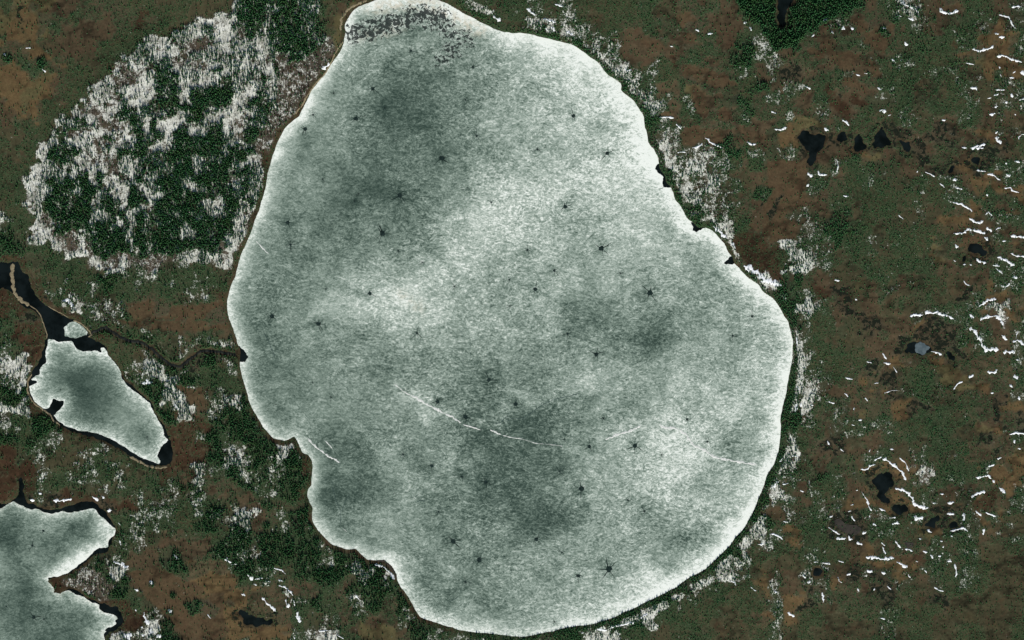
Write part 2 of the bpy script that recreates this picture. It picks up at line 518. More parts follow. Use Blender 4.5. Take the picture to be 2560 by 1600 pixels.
INLETS = [(T(t, p), lab) for t, p, lab in INLETS]
SPITS = [
    (T('E', [(120, 975), (115, 1080), (125, 1200), (150, 1280), (220, 1345), (280, 1372)]) , 8.5, 'tan sand bar crossing the dark marsh water at the left'),
    (T('E', [(280, 1372), (340, 1410), (380, 1460), (402, 1520), (420, 1575), (445, 1650), (440, 1690)]), 2.6, 'thin pale beach on the left of the open water above the small lake'),
    (T('E', [(450, 1380), (560, 1440), (650, 1490)]), 2.5, 'thin pale beach above the upper ice floe'),
    (T('I', [(690, 0), (780, 40), (850, 110), (865, 140), (830, 165)]), 4.0, 'pale sand hook at the right of the upper ice floe'),
    (T('I', [(300, 505), (262, 580), (255, 660), (280, 730), (330, 795), (410, 850), (470, 895), (500, 945), (570, 1000)]), 4.0, 'pale beach round the left end of the small lake'),
    (T('I', [(1225, 1290), (1300, 1330), (1390, 1375), (1480, 1400), (1585, 1388)]), 5.5, 'pale yellow beach at the lower tip of the small lake'),
    (T('B', [(800, 290), (805, 180), (850, 110), (930, 50), (1050, 5)]), 6, 'olive sandy beach at the upper left corner of the great lake'),
    (T('B', [(820, 390), (740, 520), (700, 610), (640, 710), (560, 790), (490, 900), (440, 990), (360, 1090)]), 4, 'tan beach strip on the upper left shore of the great lake'),
    (T('N', [(1130, 770), (1210, 765), (1260, 810), (1310, 880), (1325, 930)]), 4.5, 'brown gravel point on the lower left shore'),
]
WATERS = [GREAT, SMALL, SOUTH] + [p for p, _ in POOLS]

# ------------------------------------------------------------------ land cover read off the photograph
FINE_A = """bbyyyyymmmmmmmmmbbbbbbbbbbbbbsDD
yyKoyymmmgmmmmmmmmbbbbbbbbbsSsDD
yoKKoymmmgmmmmmmmrrmbbbbsSSSSdDD
yoKooyggmmmmmmmmmrmmgbbsSSSSSddD
gooKoymgbmmmmmmmmmggbbsSSsdSSSnD
ooKoobbmmmmmgbbbbgsSSSnnnnnssSsS
moboogbmmmmmmbbggsSSsSSnnnsSSsSd
ooggooobmmbbbbgsSSddddnnsSsddsSd
ooogggmobbbbbgSnnsnDDdSsnnSsdsSd
oooogyommbbbbSnnnnsDdDSSSSddSdSs
ooooyommmbbbSSnnnsSDDDSSdSSSDSSs
oooyyommbbbSSSdsSSSDdDdSDdDDDSSS
ooyyyomobbSSSnnsSSSDDDSSDDDDDSSD
moboobbbbSnnnSSDDSdDDDDDDDdsSsSd
mmobobbbbSSSnnndDsSDsSSdDdDSSSnS
mmbbbbbSSDDsnnnsDDSDSSSdDSSsSnSd
bbbbbbSgDnnnSSsSDDsDdSDSSSDDSSnD
bbbbgSSgSSSSnDDSSDDSsSDDDDDDSSDD
bbbbgSDDDSSSnnsSdDSSDdDDdDDdsDds
bbbbSSDDDDSnnsSDDDSdDDDDDDDDDdDD"""
FINE_B = """DdDDDddDgbmm
DdsDDDddgbmy
DsDDDDddgbyy
dsDDDDDdDbyy
DdDDDDDdgbyy
SSdDDDDddny.
sSdDDDDnnn..
SndnDDnnnn..
SSnnnnnnn...
DsDnnnnnS...
sdSnnnnS....
DdSnnnnr....
DDdnnnr.....
dDsnnr......
Ddnnnr......
sdnnr.......
Dnnr........
nnn.........
nnr.........
nr.........."""
FINE_E = """bbbbgSssDSSSnnnSSsDdsDdDSSddDdSS
bbbgSSsdSdDSSnnnsDdDdDDDSdDDDdDs
bbgSSsDdDDDSDSSSsDdsDDDdDDDDDsds
bbgSSSDDDsDDDSSSDSSDDDDSSDDDDdDs
bbgSSSDDDDDDsDSSDDSSDDDDDDDDDDsD
bbbSSdDDDDDDsDDSDDSDDDDDDSSsDDSs
wbbgSgDDDDDSSSDDSSSDDDDDDSsSdDSn
swggSnndDDDdDSDdSDdDdDDDDDDDDSSn
wgggSSnDDDsDDDsdSDDDDDDSDDDDDSsn
GGggsSSnnnDDDDDDsDDDDDDSDDDDSSsr
GGGgggSSnnsDDDDDSDDDDDDDDDDDsSn.
GGGgggggSSsnDDDDDDDDDDDDDDDnSSr.
GGkggggggggsSnnnnnnnnnsSSdSSSg..
kkkbgggggggggsSSnwnnngwwgggggg..
kkkkbgggwgbgGGGwgwwsgwggwgggg...
kkkkrggbbggwgGGggwgwgwggwwwgg...
rkkkkrwwbggwgggggggggggwwwgg....
rrkkkkrgSwgwgwggmmmmmgggwwgr....
rgrkkkkrgSwwwwwwmmmmmmgggggr....
rggkkkkkrrgwwwgwgmmmmmmmmmmr...."""
COARSE = {
 'C': "gwmwbbbbgbmmgmGG gSSwwbbmgggmmmmg ..GSwwwmmgmmgmgw ....GswmmmmgmmGw .....gSwwbmmmmwm ......GswmgymgbG .......GswmwmgGm .......GGwmgmmwm ........Gwwmmmgm .........SwwsGmw",
 'D': "GkGGGGmwSwmmgbmw DkDwwmmwgwmggwow wGmmgwmgmgggwoow wmmmmmwmwgbboyow wkmmwmwggbwwbboo mwmgmmmwgggbwbww wmmwkmgggggbwbww mwgwmwmbwbbmwmwx gokkbkbkkmkkmoxw gwkmmoymbkmmmkkb",
 'G': ".........GwSwwmg .........GSwswbm ..........Gswwmm ...........Gwwmm ............GSGm .............Srr ..............kr ...............S ................ ................",
 'H': "mmkbwgwgmgkkokww mkwwmbwggwbwmoow kmmmgmbbbbbwwgmo mwwgGbbgbwboowww mmwwGgbgbbbmwmwm rSwwGgwggbymokmo bsSwbgbbgggmmmww SGmmbbggmgbbmmww GGwrkbmwbgbbkwoy .GswmkmbmwwwwoSo",
 'I': "grr...rGgwmmggm. wgr....bbggwwwwb SSr.....bwgwkGww wSg.....wSsGgggb GGr......GsSmwgg SSr......GgSmwsG wgGGr.....GrrGGG GgGwbb....rrwGwG rgwbbwwb..krrGsw rrwgwwgwbgrmswGw",
 'J': "................ ................ ................ ................ ................ ................ G............... GSm............. GSGr............ GwGr............",
 'L': ".Gwbgbkmmokkwmmw .Swggbmmkkkkowmw .Swbbbkmoookbomw .GwwbmokbggyyomW .GSwmmokwgggmmmw .GSwwmymokggbmko .Gwmwwwwbggbgymk GwmkkbmggbggbkOw Gsgmkmwgbwggooky GwgGgggooSgwgwoo",
 'M': "rrwgggwgwgwGwmmG r.kkrrkrrwwgwggm ......kgwwgbgDws .......GwgmmmgDG ......kwmmgmmGGw ....gwGSgmwGmmwG ...rnnnGmgmmooog ....rGnGgwmmGomo ......rrrwmmGmmk ......rSwSGmmgow",
 'N': "wGGr............ Gmmm............ mwGG............ GGGww........... GGGGwGG......... wmGGGGsGS....... wmmmGmGGGG...... oSwGgmwGmGG..... koggwmwmmwGG.... ogwwSggyymGwwGGG",
 'O': "...............G ...............G ...............G ..............GS .............GSm ............GSwb ..........GGwbbo .........GSwgbbb ......GGSggbbbbo wwwGwSSggbbgbbbb",
 'P': "Smwbwmokobwmwmow wwmwwookkwwmwoow mwgwkkwwmwkkwowb woggkkwwmyowwmmw bbwbbmoommwmwbbb bbwwmkwwowwmwbbb wmwwomkkwmwbwbbb wokwmmmkbbkbbbbb wobbbbbwbbbbbbbb wbbbbbbwbbbbbbbb"}
#           tree  shrub snow  dark  bare  patch   r     g     b
CLS = {
 'b': (.03, .86, .05, .07, 0.0, .22, .054, .050, .026),
 'g': (.14, 1.0, .10, .00, .00, .10, .044, .048, .025),
 'G': (.74, 1.0, .10, .00, .00, .04, .030, .036, .020),
 'D': (1.0, .80, .34, .00, .00, .00, .026, .038, .022),
 'F': (1.1, .90, .04, .00, .00, .00, .022, .034, .018),
 'd': (.86, .60, .58, .00, .10, .00, .042, .042, .030),
 's': (.64, .40, .72, .00, .28, .00, .070, .062, .044),
 'S': (.36, .20, .84, .00, .60, .00, .092, .080, .058),
 'n': (.10, .20, .42, .00, .95, .00, .084, .070, .050),
 'w': (.18, 1.0, .40, .00, .00, .16, .044, .048, .026),
 'm': (.02, .60, .03, .05, 0.0, .46, .070, .052, .029),
 'M': (.00, .20, .00, .05, 0.0, .95, .074, .051, .027),
 'o': (.00, .28, .02, .12, 0.0, .80, .108, .074, .034),
 'y': (.00, .22, .02, .14, 0.0, .80, .092, .080, .036),
 'r': (.01, .30, .04, .22, .08, .30, .044, .026, .014),
 'k': (.00, .30, .04, .74, 0.0, .50, .060, .050, .030),
 'K': (.00, .08, .02, .70, 0.0, .80, .100, .076, .036),
 'x': (.02, .60, .14, .10, 0.0, .40, .080, .063, .034),
}
CLS['W'] = CLS['w']
CLS['O'] = CLS['o']
NC = 9
grid = np.full((80, 128), '.', dtype='<U1')
for t, s in COARSE.items():
    ox, oy = TILE[t]
    for j, row in enumerate(s.split()):
        for i, ch in enumerate(row[:16]):
            grid[oy // 20 + 2 * j: oy // 20 + 2 * j + 2, ox // 20 + 2 * i: ox // 20 + 2 * i + 2] = ch
for s, ox, oy in ((FINE_A, 0, 0), (FINE_B, 640, 0), (FINE_E, 0, 400)):
    for j, row in enumerate(s.split('\n')):
        for i, ch in enumerate(row[:32]):
            grid[oy // 20 + j, ox // 20 + i] = ch
fld = np.zeros((80, 128, NC))
known = grid != '.'
for ch, v in CLS.items():
    fld[grid == ch] = v
# spread the land classes under the lakes so that shores blend
while not known.all():
    acc = np.zeros_like(fld)
    cnt = np.zeros(known.shape)
    for dy, dx in ((0, 1), (0, -1), (1, 0), (-1, 0)):
        k2 = np.roll(known, (dy, dx), (0, 1)).copy()
        f2 = np.roll(fld, (dy, dx), (0, 1))
        if dy == 1: k2[0] = False
        if dy == -1: k2[-1] = False
        if dx == 1: k2[:, 0] = False
        if dx == -1: k2[:, -1] = False
        acc += f2 * k2[..., None]
        cnt += k2
    new = (~known) & (cnt > 0)
    fld[new] = acc[new] / cnt[new][:, None]
    known = known | new


def reflect(v, lo, hi):
    r = hi - lo
    t = np.mod(v - lo, 2 * r)
    return lo + np.where(t > r, 2 * r - t, t)


def cover(X, Y):
    """land cover vector at map pixel positions"""
    x = reflect(X, 0, 2560)
    y = reflect(Y, 0, 1600)
    fine = ((x < 860) & (y < 400)) | ((x < 640) & (y < 800))
    amp = np.where(fine, 22.0, 34.0)
    x = x + (fbm(X, Y, 26, 5, 4) - .5) * 2 * amp
    y = y + (fbm(X + 300, Y, 34, 9, 4) - .5) * 2.6 * amp
    u = np.clip(x / 20 - .5, 0, 126.999)
    v = np.clip(y / 20 - .5, 0, 78.999)
    i = np.floor(u).astype(int)
    j = np.floor(v).astype(int)
    fu = sstep(.15, .85, u - i)[..., None]
    fv = sstep(.15, .85, v - j)[..., None]
    return (fld[j, i] * (1 - fu) + fld[j, i + 1] * fu) * (1 - fv) + (fld[j + 1, i] * (1 - fu) + fld[j + 1, i + 1] * fu) * fv


# extra land patches with clear outlines: (tile, polygon, class)
PATCH = [
 ('C', [(1540, 160), (1640, 120), (1720, 130), (1790, 200), (1770, 260), (1620, 290), (1580, 240)], 'm'),
 ('C', [(1620, 330), (1700, 310), (1750, 350), (1720, 400), (1650, 390)], 'm'),
 ('C', [(1470, 520), (1530, 495), (1560, 570), (1540, 640), (1490, 600)], 'r'),
 ('C', [(1180, 370), (1420, 390), (1460, 440), (1400, 490), (1280, 440)], 'm'),
 ('C', [(1620, 1190), (1800, 1190), (1990, 1240), (2000, 1340), (1940, 1370), (1800, 1290), (1720, 1370), (1620, 1370), (1600, 1280)], 'm'),
 ('C', [(1900, 1090), (1990, 1020), (2080, 1050), (2120, 1140), (2250, 1240), (2419, 1260), (2419, 1340), (2290, 1350), (2130, 1230), (2000, 1150)], 'm'),
 ('C', [(1400, 1080), (1500, 1045), (1580, 1090), (1620, 1200), (1560, 1160), (1500, 1095)], 'm'),
 ('C', [(1700, 780), (1830, 870), (1850, 1060), (1810, 1120), (1760, 1080), (1700, 950)], 'm'),
 ('C', [(1600, 690), (1680, 600), (1840, 650), (1980, 700), (2130, 790), (2000, 830), (1840, 800), (1640, 740)], 'm'),
 ('D', [(780, 190), (860, 180), (920, 215), (1120, 160), (1210, 230), (1210, 330), (1130, 380), (1110, 520), (1030, 460), (900, 420), (820, 260)], 'm'),
 ('D', [(360, 420), (480, 470), (500, 380), (590, 370), (610, 480), (720, 480), (850, 520), (800, 640), (720, 690), (620, 570), (470, 560), (360, 480)], 'm'),
 ('D', [(950, 560), (1020, 590), (1040, 680), (1110, 740), (1000, 720), (940, 640)], 'm'),
 ('D', [(760, 910), (830, 870), (870, 950), (940, 980), (860, 1020), (790, 980)], 'r'),
 ('D', [(700, 720), (800, 720), (890, 790), (930, 870), (860, 850), (710, 790)], 'm'),
 ('D', [(1610, 0), (1830, 0), (1840, 60), (1720, 110), (1640, 70)], 'm'),
 ('D', [(2070, 400), (2300, 290), (2390, 300), (2290, 480), (2150, 600), (2120, 760), (2050, 740), (2040, 600), (2080, 500)], 'o'),
 ('D', [(1930, 520), (2050, 520), (2050, 590), (1960, 610)], 'y'),
 ('D', [(180, 580), (240, 580), (360, 660), (300, 700), (220, 650)], 'k'),
 ('D', [(560, 780), (620, 860), (680, 900), (760, 1000), (790, 1180), (700, 1110), (600, 1000), (540, 880)], 'r'),
 ('D', [(230, 1120), (420, 1110), (560, 1200), (560, 1250), (400, 1180), (300, 1290), (240, 1280)], 'y'),
 ('H', [(0, 0), (360, 0), (360, 300), (400, 400), (280, 420), (160, 540), (280, 620), (260, 750), (60, 740), (0, 900), (-60, 900)], 'm'),
 ('H', [(80, 350), (140, 330), (100, 450), (40, 580), (0, 590), (0, 520)], 'k'),
 ('H', [(1690, 500), (1790, 460), (1880, 510), (1780, 530)], 'o'),
 ('H', [(1850, 710), (1990, 700), (2100, 790), (2140, 900), (2080, 960), (1960, 920), (1860, 900), (1850, 800)], 'm'),
 ('H', [(640, 1330), (760, 1340), (870, 1440), (990, 1512), (850, 1512), (700, 1440)], 'k'),
 ('H', [(-60, 820), (60, 850), (110, 1000), (150, 1140), (20, 1120), (-40, 1020), (-180, 1000), (-200, 830)], 'r'),
 ('G', [(2050, 720), (2190, 680), (2300, 700), (2419, 780), (2419, 1100), (2330, 1050), (2240, 990), (2180, 960), (2130, 880)], 'r'),
 ('L', [(1300, 390), (1430, 380), (1560, 440), (1800, 400), (1880, 450), (1870, 530), (1700, 540), (1500, 450)], 'y'),
 ('L', [(1390, 120), (1480, 30), (1620, 20), (1740, 100), (1600, 200), (1700, 240), (1850, 300), (1930, 400), (1800, 370), (1560, 250), (1400, 220)], 'k'),
 ('L', [(880, 1420), (1000, 1370), (1060, 1320), (1130, 1370), (1220, 1440), (1260, 1512), (1190, 1480), (1100, 1410), (960, 1480)], 'o'),
 ('L', [(870, 0), (960, 10), (1130, 60), (1060, 110), (900, 60)], 'k'),
 ('L', [(1050, 545), (1120, 520), (1110, 600), (1095, 660), (1070, 640)], 'k'),
 ('L', [(1140, 710), (1200, 690), (1280, 740), (1200, 765)], 'k'),
 ('L', [(2180, 1060), (2290, 1040), (2300, 1300), (2180, 1460), (2060, 1512), (2100, 1440), (2220, 1300)], 'o'),
 ('P', [(1940, 200), (2060, 130), (2160, 80), (2150, 230), (2050, 290), (1950, 280)], 'r'),
 ('P', [(1180, 690), (1400, 700), (1520, 760), (1280, 790), (1200, 760)], 'm'),
 ('P', [(950, 770), (1200, 760), (1260, 830), (1050, 840)], 'o'),
 ('P', [(1060, 120), (1180, 90), (1300, 150), (1420, 260), (1560, 300), (1390, 320), (1160, 340), (1040, 260), (1000, 210)], 'o'),
 ('M', [(1200, 880), (1500, 820), (1800, 960), (2200, 1100), (2380, 1180), (2250, 1320), (2100, 1512), (1750, 1500), (1600, 1300), (1420, 1150), (1300, 1000)], 'm'),
 ('M', [(1760, 760), (2080, 740), (2180, 860), (2150, 1080), (1960, 1060), (1800, 900)], 'o'),
 ('N', [(-300, 1050), (180, 970), (330, 1150), (330, 1500), (-200, 1500), (-300, 1300)], 'o'),
 ('N', [(980, 1330), (1100, 1400), (1180, 1480), (1000, 1512), (960, 1450)], 'y'),
 ('I', [(1560, 1010), (1750, 970), (1860, 990), (1830, 1130), (1800, 1300), (1730, 1420), (1600, 1450), (1480, 1420), (1640, 1370), (1650, 1250)], 'r'),
 ('I', [(1640, 620), (1900, 640), (1940, 760), (1900, 850), (1830, 790)], 'm'),
 ('I', [(1130, 0), (2170, 0), (2150, 80), (1700, 110), (1300, 80)], 'm'),
 ('E', [(1180, 1350), (1400, 1330), (1600, 1380), (2100, 1330), (2160, 1512), (1250, 1512)], 'm'),
 ('I', [(160, 140), (400, 120), (420, 200), (340, 290), (230, 290)], 'r'),
 ('M', [(940, 1165), (1060, 1130), (1200, 1140), (1290, 1240), (1360, 1370), (1280, 1430), (1130, 1430), (1000, 1440), (980, 1300)], 'r'),
 ('E', [(0, 920), (150, 890), (230, 950), (330, 1170), (470, 1370), (300, 1420), (100, 1400), (-60, 1400), (-60, 930)], 'r'),
 ('C', [(2080, -40), (2419, -40), (2419, 400), (2330, 260), (2200, 130)], 'F'),
 ('D', [(-100, -80), (900, -80), (880, 60), (720, 130), (420, 280), (250, 440), (60, 480), (-60, 300)], 'F'),
]
CLUMPS = [('G', (2370, 330), 20), ('H', (290, 1140), 15), ('D', (1100, 310), 14), ('M', (1640, 780), 26), ('M', (1640, 1090), 7),
          ('M', (1830, 1200), 20), ('M', (1940, 450), 24), ('M', (1430, 980), 9), ('M', (1610, 1250), 8), ('A', (65, 560), 12), ('A', (400, 600), 13)]
PATCH_W = [(T(t, p), np.array(CLS['M' if c == 'm' else c])) for t, p, c in PATCH]
CLUMP_W = [(T(t, [p])[0], r) for t, p, r in CLUMPS]


def in_bbox(X, Y, poly, pad):
    P = np.array(poly)
    return (X > P[:, 0].min() - pad) & (X < P[:, 0].max() + pad) & (Y > P[:, 1].min() - pad) & (Y < P[:, 1].max() + pad)


GREAT_R = rough(GREAT, 4, 2.4, 31, 22)
SMALL_R = rough(SMALL, 4, 3.4, 32, 16)
SOUTH_R = rough(SOUTH, 5, 4.0, 33, 16)
POOLS_R = [rough(p, 2.0, 6.5, 40 + i, 11) for i, (p, _) in enumerate(POOLS)]


def survey(X, Y):
    """cover vector, signed distance to open water / ice, distance to the great lake"""
    V = cover(X, Y)
    for poly, vec in PATCH_W:
        s = in_bbox(X, Y, poly, 14)
        if s.any():
            d = sdist(X[s], Y[s], poly) + (fbm(X[s], Y[s], 18, 61, 3) - .5) * 16
            f = sstep(2.5, -2.5, d)[..., None]
            V[s] = V[s] * (1 - f) + vec * f
    for (cx, cy), r in CLUMP_W:
        d = np.hypot(X - cx, Y - cy) + (fbm(X, Y, 16, 62, 2) - .5) * r
        f = sstep(3, -3, d - r)[..., None]
        V = V * (1 - f) + np.array(CLS['G']) * f
    dg = np.full(X.shape, 9999.0)
    s = in_bbox(X, Y, GREAT_R, 120)
    dg[s] = sdist(X[s], Y[s], GREAT_R)
    dw = dg.copy()
    for kk, poly in enumerate([SMALL_R, SOUTH_R] + POOLS_R):
        s = in_bbox(X, Y, poly, 60)
        if s.any():
            dd = sdist(X[s], Y[s], poly)
            dw[s] = np.minimum(dw[s], dd)
            if kk > 1:
                Vs = V[s]
                Vs[:, 3] = np.maximum(Vs[:, 3], .78 * sstep(26, 3, dd + (fbm(X[s], Y[s], 30, 67, 2) - .5) * 40))
                V[s] = Vs
    # the belt of trees and the snow bank behind it along the right and lower shores of the great lake
    dn = dg + (fbm(X, Y, 22, 63, 3) - .5) * 12
    east = sstep(1120, 1200, X) * np.where((X > 1760) & (X < 1850) & (Y > 600) & (Y < 690), 0, 1)
    belt = (sstep(18, 11, dn) * (dg > 0) * east)[..., None] * .72
    V = V * (1 - belt) + np.array(CLS['G']) * belt
    bank = (sstep(15, 21, dn) * sstep(48, 32, dn) * east * sstep(.38, .6, fbm(X, Y, 50, 64, 2)))
    V[..., 2] = np.maximum(V[..., 2], bank * .70)
    # wooded dark banks of the stream
    s = in_bbox(X, Y, STREAM, 40)
    if s.any():
        ds = pldist(X[s], Y[s], STREAM) + (fbm(X[s], Y[s], 14, 66, 2) - .5) * 10
        f = sstep(17, 9, ds)[..., None] * .8
        V[s] = V[s] * (1 - f) + (np.array(CLS['G']) * .75 + np.array(CLS['r']) * .25) * f
        dw[s] = np.minimum(dw[s], np.maximum(pldist(X[s], Y[s], STREAM) - 2.0, .6))
    # brown reedy bank round the other shores
    west = (1 - east) * sstep(13, 6, dn) * (dg > -3)
    oth = sstep(7, 3, dw + (fbm(X, Y, 9, 65, 2) - .5) * 6) * (dg > 30)
    q = np.clip(np.maximum(west, oth), 0, 1)[..., None]
    V = V * (1 - q) + np.array(CLS['r']) * q * .6 + np.array(CLS['b']) * q * .4
    return V, dw, dg


# ------------------------------------------------------------------ ground sheet
inner = np.arange(-1500, 1501, 4.0)
tail = np.array([1540, 1620, 1800, 2200, 3000, 4500, 8000, 14000, 26000.])
gx = np.concatenate([-tail[::-1], inner, tail])
innery = np.arange(-1000, 1001, 4.0)
taily = np.array([1040, 1120, 1300, 1700, 2500, 4000, 8000, 14000, 26000.])
gy = np.concatenate([-taily[::-1], innery, taily])
GX, GY = np.meshgrid(gx, gy)
PX, PY = GX + 1280, 800 - GY
V, DW, DG = survey(PX, PY)
far = (np.abs(GX) > 1520) | (np.abs(GY) > 1020)
# flats and hummocks: smooth wet flats lie between rougher shrub-grown ridges
fl = fbm(PX + 40, PY * 1.25, 62, 71, 4)
patch = V[..., 5]
flat = sstep(.62 - .26 * patch - .03, .62 - .26 * patch + .03, fl)
shrub = V[..., 1] * (1 - .75 * flat * (patch < .85)) + .25 * (1 - flat) * (patch > .25)
snow = V[..., 2] * (1 - .5 * flat * (patch > .2))
h = 1.6 + 2.0 * (fbm(PX, PY, 90, 81, 4) - .4) + 1.0 * (fbm(PX, PY, 24, 82, 3) - .5) - .6 * flat
dwj = DW + (fbm(PX, PY, 12, 83, 2) - .5) * 1.6 + (fbm(PX, PY, 10, 84, 2) - .5) * 9 * sstep(60, 120, DG)
z = np.where(dwj > 0, .10 * np.clip(dwj, 0, 6) + np.maximum(h, .3) * sstep(1, 16, dwj), np.maximum(dwj * .2, -3.0))
ny, nx = GX.shape
verts = np.stack([GX, GY, z], -1).reshape(-1, 3)
idx = np.arange(nx * ny).reshape(ny, nx)
faces = np.stack([idx[:-1, :-1], idx[:-1, 1:], idx[1:, 1:], idx[1:, :-1]], -1).reshape(-1, 4)
me = fast_mesh('ground', verts, faces)
colr = V[..., 6:9].copy()
# ridge tops between the flats are greener and darker than the flats
rd = ((1 - flat) * sstep(.25, .6, patch))[..., None] * .6
colr = colr * (1 - rd) + np.array([.056, .052, .034]) * rd
# darker wet hollows in string-like lines, paler rims round the flats
rg_ = 1 - np.abs(fbm(PX * .75 + 99, PY * 1.35, 34, 72, 3) - .5) * 9
hol = np.clip(rg_, 0, 1) * sstep(.36, .52, fbm(PX, PY, 110, 73, 2)) * (V[..., 0] < .4)
colr *= (1 - .60 * hol)[..., None]
rib = 1 - np.abs(fbm(PX * .45 + PY * .25, PY * 1.9 - PX * .5, 30, 74, 3) - .5) * 8
rib = np.clip(rib, 0, 1) * (.35 + .65 * sstep(2200, 2420, PX) * sstep(1250, 1420, PY)) * sstep(1900, 2050, PX)
colr *= (1 - .55 * rib)[..., None]
rim = np.clip(1 - np.abs(flat - .5) * 2.2, 0, 1)[..., None] * .55 * (V[..., 0] < .4)[..., None]
colr = colr * (1 - rim) + np.array([.090, .088, .050]) * rim
colr *= (.78 + .44 * fbm(PX, PY, 200, 75, 3))[..., None]
snow = snow * np.where((PX > 2030) & (V[..., 2] > .15), .72, 1.0)
snow = snow * np.where(V[..., 2] > .3, .80 + .40 * fbm(PX, PY, 55, 76, 3), 1)
set_attr(me, 'base', np.concatenate([colr, np.ones(colr.shape[:2] + (1,))], -1).reshape(-1, 4))
set_attr(me, 'mask', np.stack([snow, shrub, V[..., 3], np.ones_like(snow)], -1).reshape(-1, 4))
me.polygons.foreach_set('use_smooth', np.ones(len(me.polygons), bool))
tag(link('ground', me, M_GROUND), 'brown and green bog land with melting snow round the lakes', kind='structure')


def ground_z(X, Y):
    """height of the ground sheet at map pixels (vectorised, nearest cell)"""
    i = np.clip(np.round((np.asarray(X) - 1280 + 1500) / 4).astype(int), 0, len(inner) - 1) + len(tail)
    j = np.clip(np.round((800 - np.asarray(Y) + 1000) / 4).astype(int), 0, len(innery) - 1) + len(taily)
    return z[j, i]


# ------------------------------------------------------------------ sheets of water and ice
def sheet(name, poly, zt, mat, grid_step=None, thick=0.0, label=None, cat=None, kind='structure', fn=None, group=None):
    P = [W(p) for p in poly]
    n = len(P)
    pts = [Vector(p) for p in P]
    if grid_step:
        A = np.array(poly)
        xs = np.arange(A[:, 0].min(), A[:, 0].max(), grid_step)
        ys = np.arange(A[:, 1].min(), A[:, 1].max(), grid_step)
        XX, YY = np.meshgrid(xs, ys)
        XX = XX.ravel() + RNG.uniform(-1, 1, XX.size)
        YY = YY.ravel() + RNG.uniform(-1, 1, YY.size)
        ok = sdist(XX, YY, poly) < -grid_step * .4
        pts += [Vector(W(p)) for p in zip(XX[ok], YY[ok])]
    v, e, f, *_ = delaunay_2d_cdt(pts, [], [list(range(n))], 1, 1e-4)
    bm = bmesh.new()
    vv = [bm.verts.new((a.x, a.y, zt)) for a in v]
    for q in f:
        try:
            bm.faces.new([vv[k] for k in q])
        except ValueError:
            pass
    loose = [a for a in bm.verts if not a.link_faces]
    bmesh.ops.delete(bm, geom=loose, context='VERTS')
    if thick:
        be = [x for x in bm.edges if x.is_boundary]
        r = bmesh.ops.extrude_edge_only(bm, edges=be)
        for g in r['geom']:
            if isinstance(g, bmesh.types.BMVert):
                g.co.z -= thick
    for q in bm.faces:
        if abs(q.normal.z) > .5 and q.normal.z < 0:
            q.normal_flip()
    me = bpy.data.meshes.new(name)
    bm.to_mesh(me)
    bm.free()
    if fn:
        co = np.empty(len(me.vertices) * 3, np.float32)
        me.vertices.foreach_get('co', co)
        co = co.reshape(-1, 3)
        set_attr(me, 'white', fn(co[:, 0] + 1280.0, 800.0 - co[:, 1]))
    o = link(name, me, mat)
    return tag(o, label, cat, group, kind)


def grow(poly, d):
    """push an outline outwards so that the sheet runs under the bank"""
    A = np.array(poly)
    t = np.roll(A, -1, 0) - np.roll(A, 1, 0)
    nrm = np.stack([t[:, 1], -t[:, 0]], 1)
    nrm /= np.maximum(np.hypot(nrm[:, 0], nrm[:, 1])[:, None], 1e-6)
    area = np.sum(A[:, 0] * np.roll(A[:, 1], -1) - np.roll(A[:, 0], -1) * A[:, 1])
    if area < 0:
        nrm = -nrm
    return [tuple(p) for p in A + nrm * d]


def blob(X, Y, cx, cy, rx, ry, ang, amp):
    a = math.radians(ang)
    dx, dy = X - cx, Y - cy
    u = (dx * math.cos(a) + dy * math.sin(a)) / rx
    v = (-dx * math.sin(a) + dy * math.cos(a)) / ry
    return amp * np.exp(-(u * u + v * v))


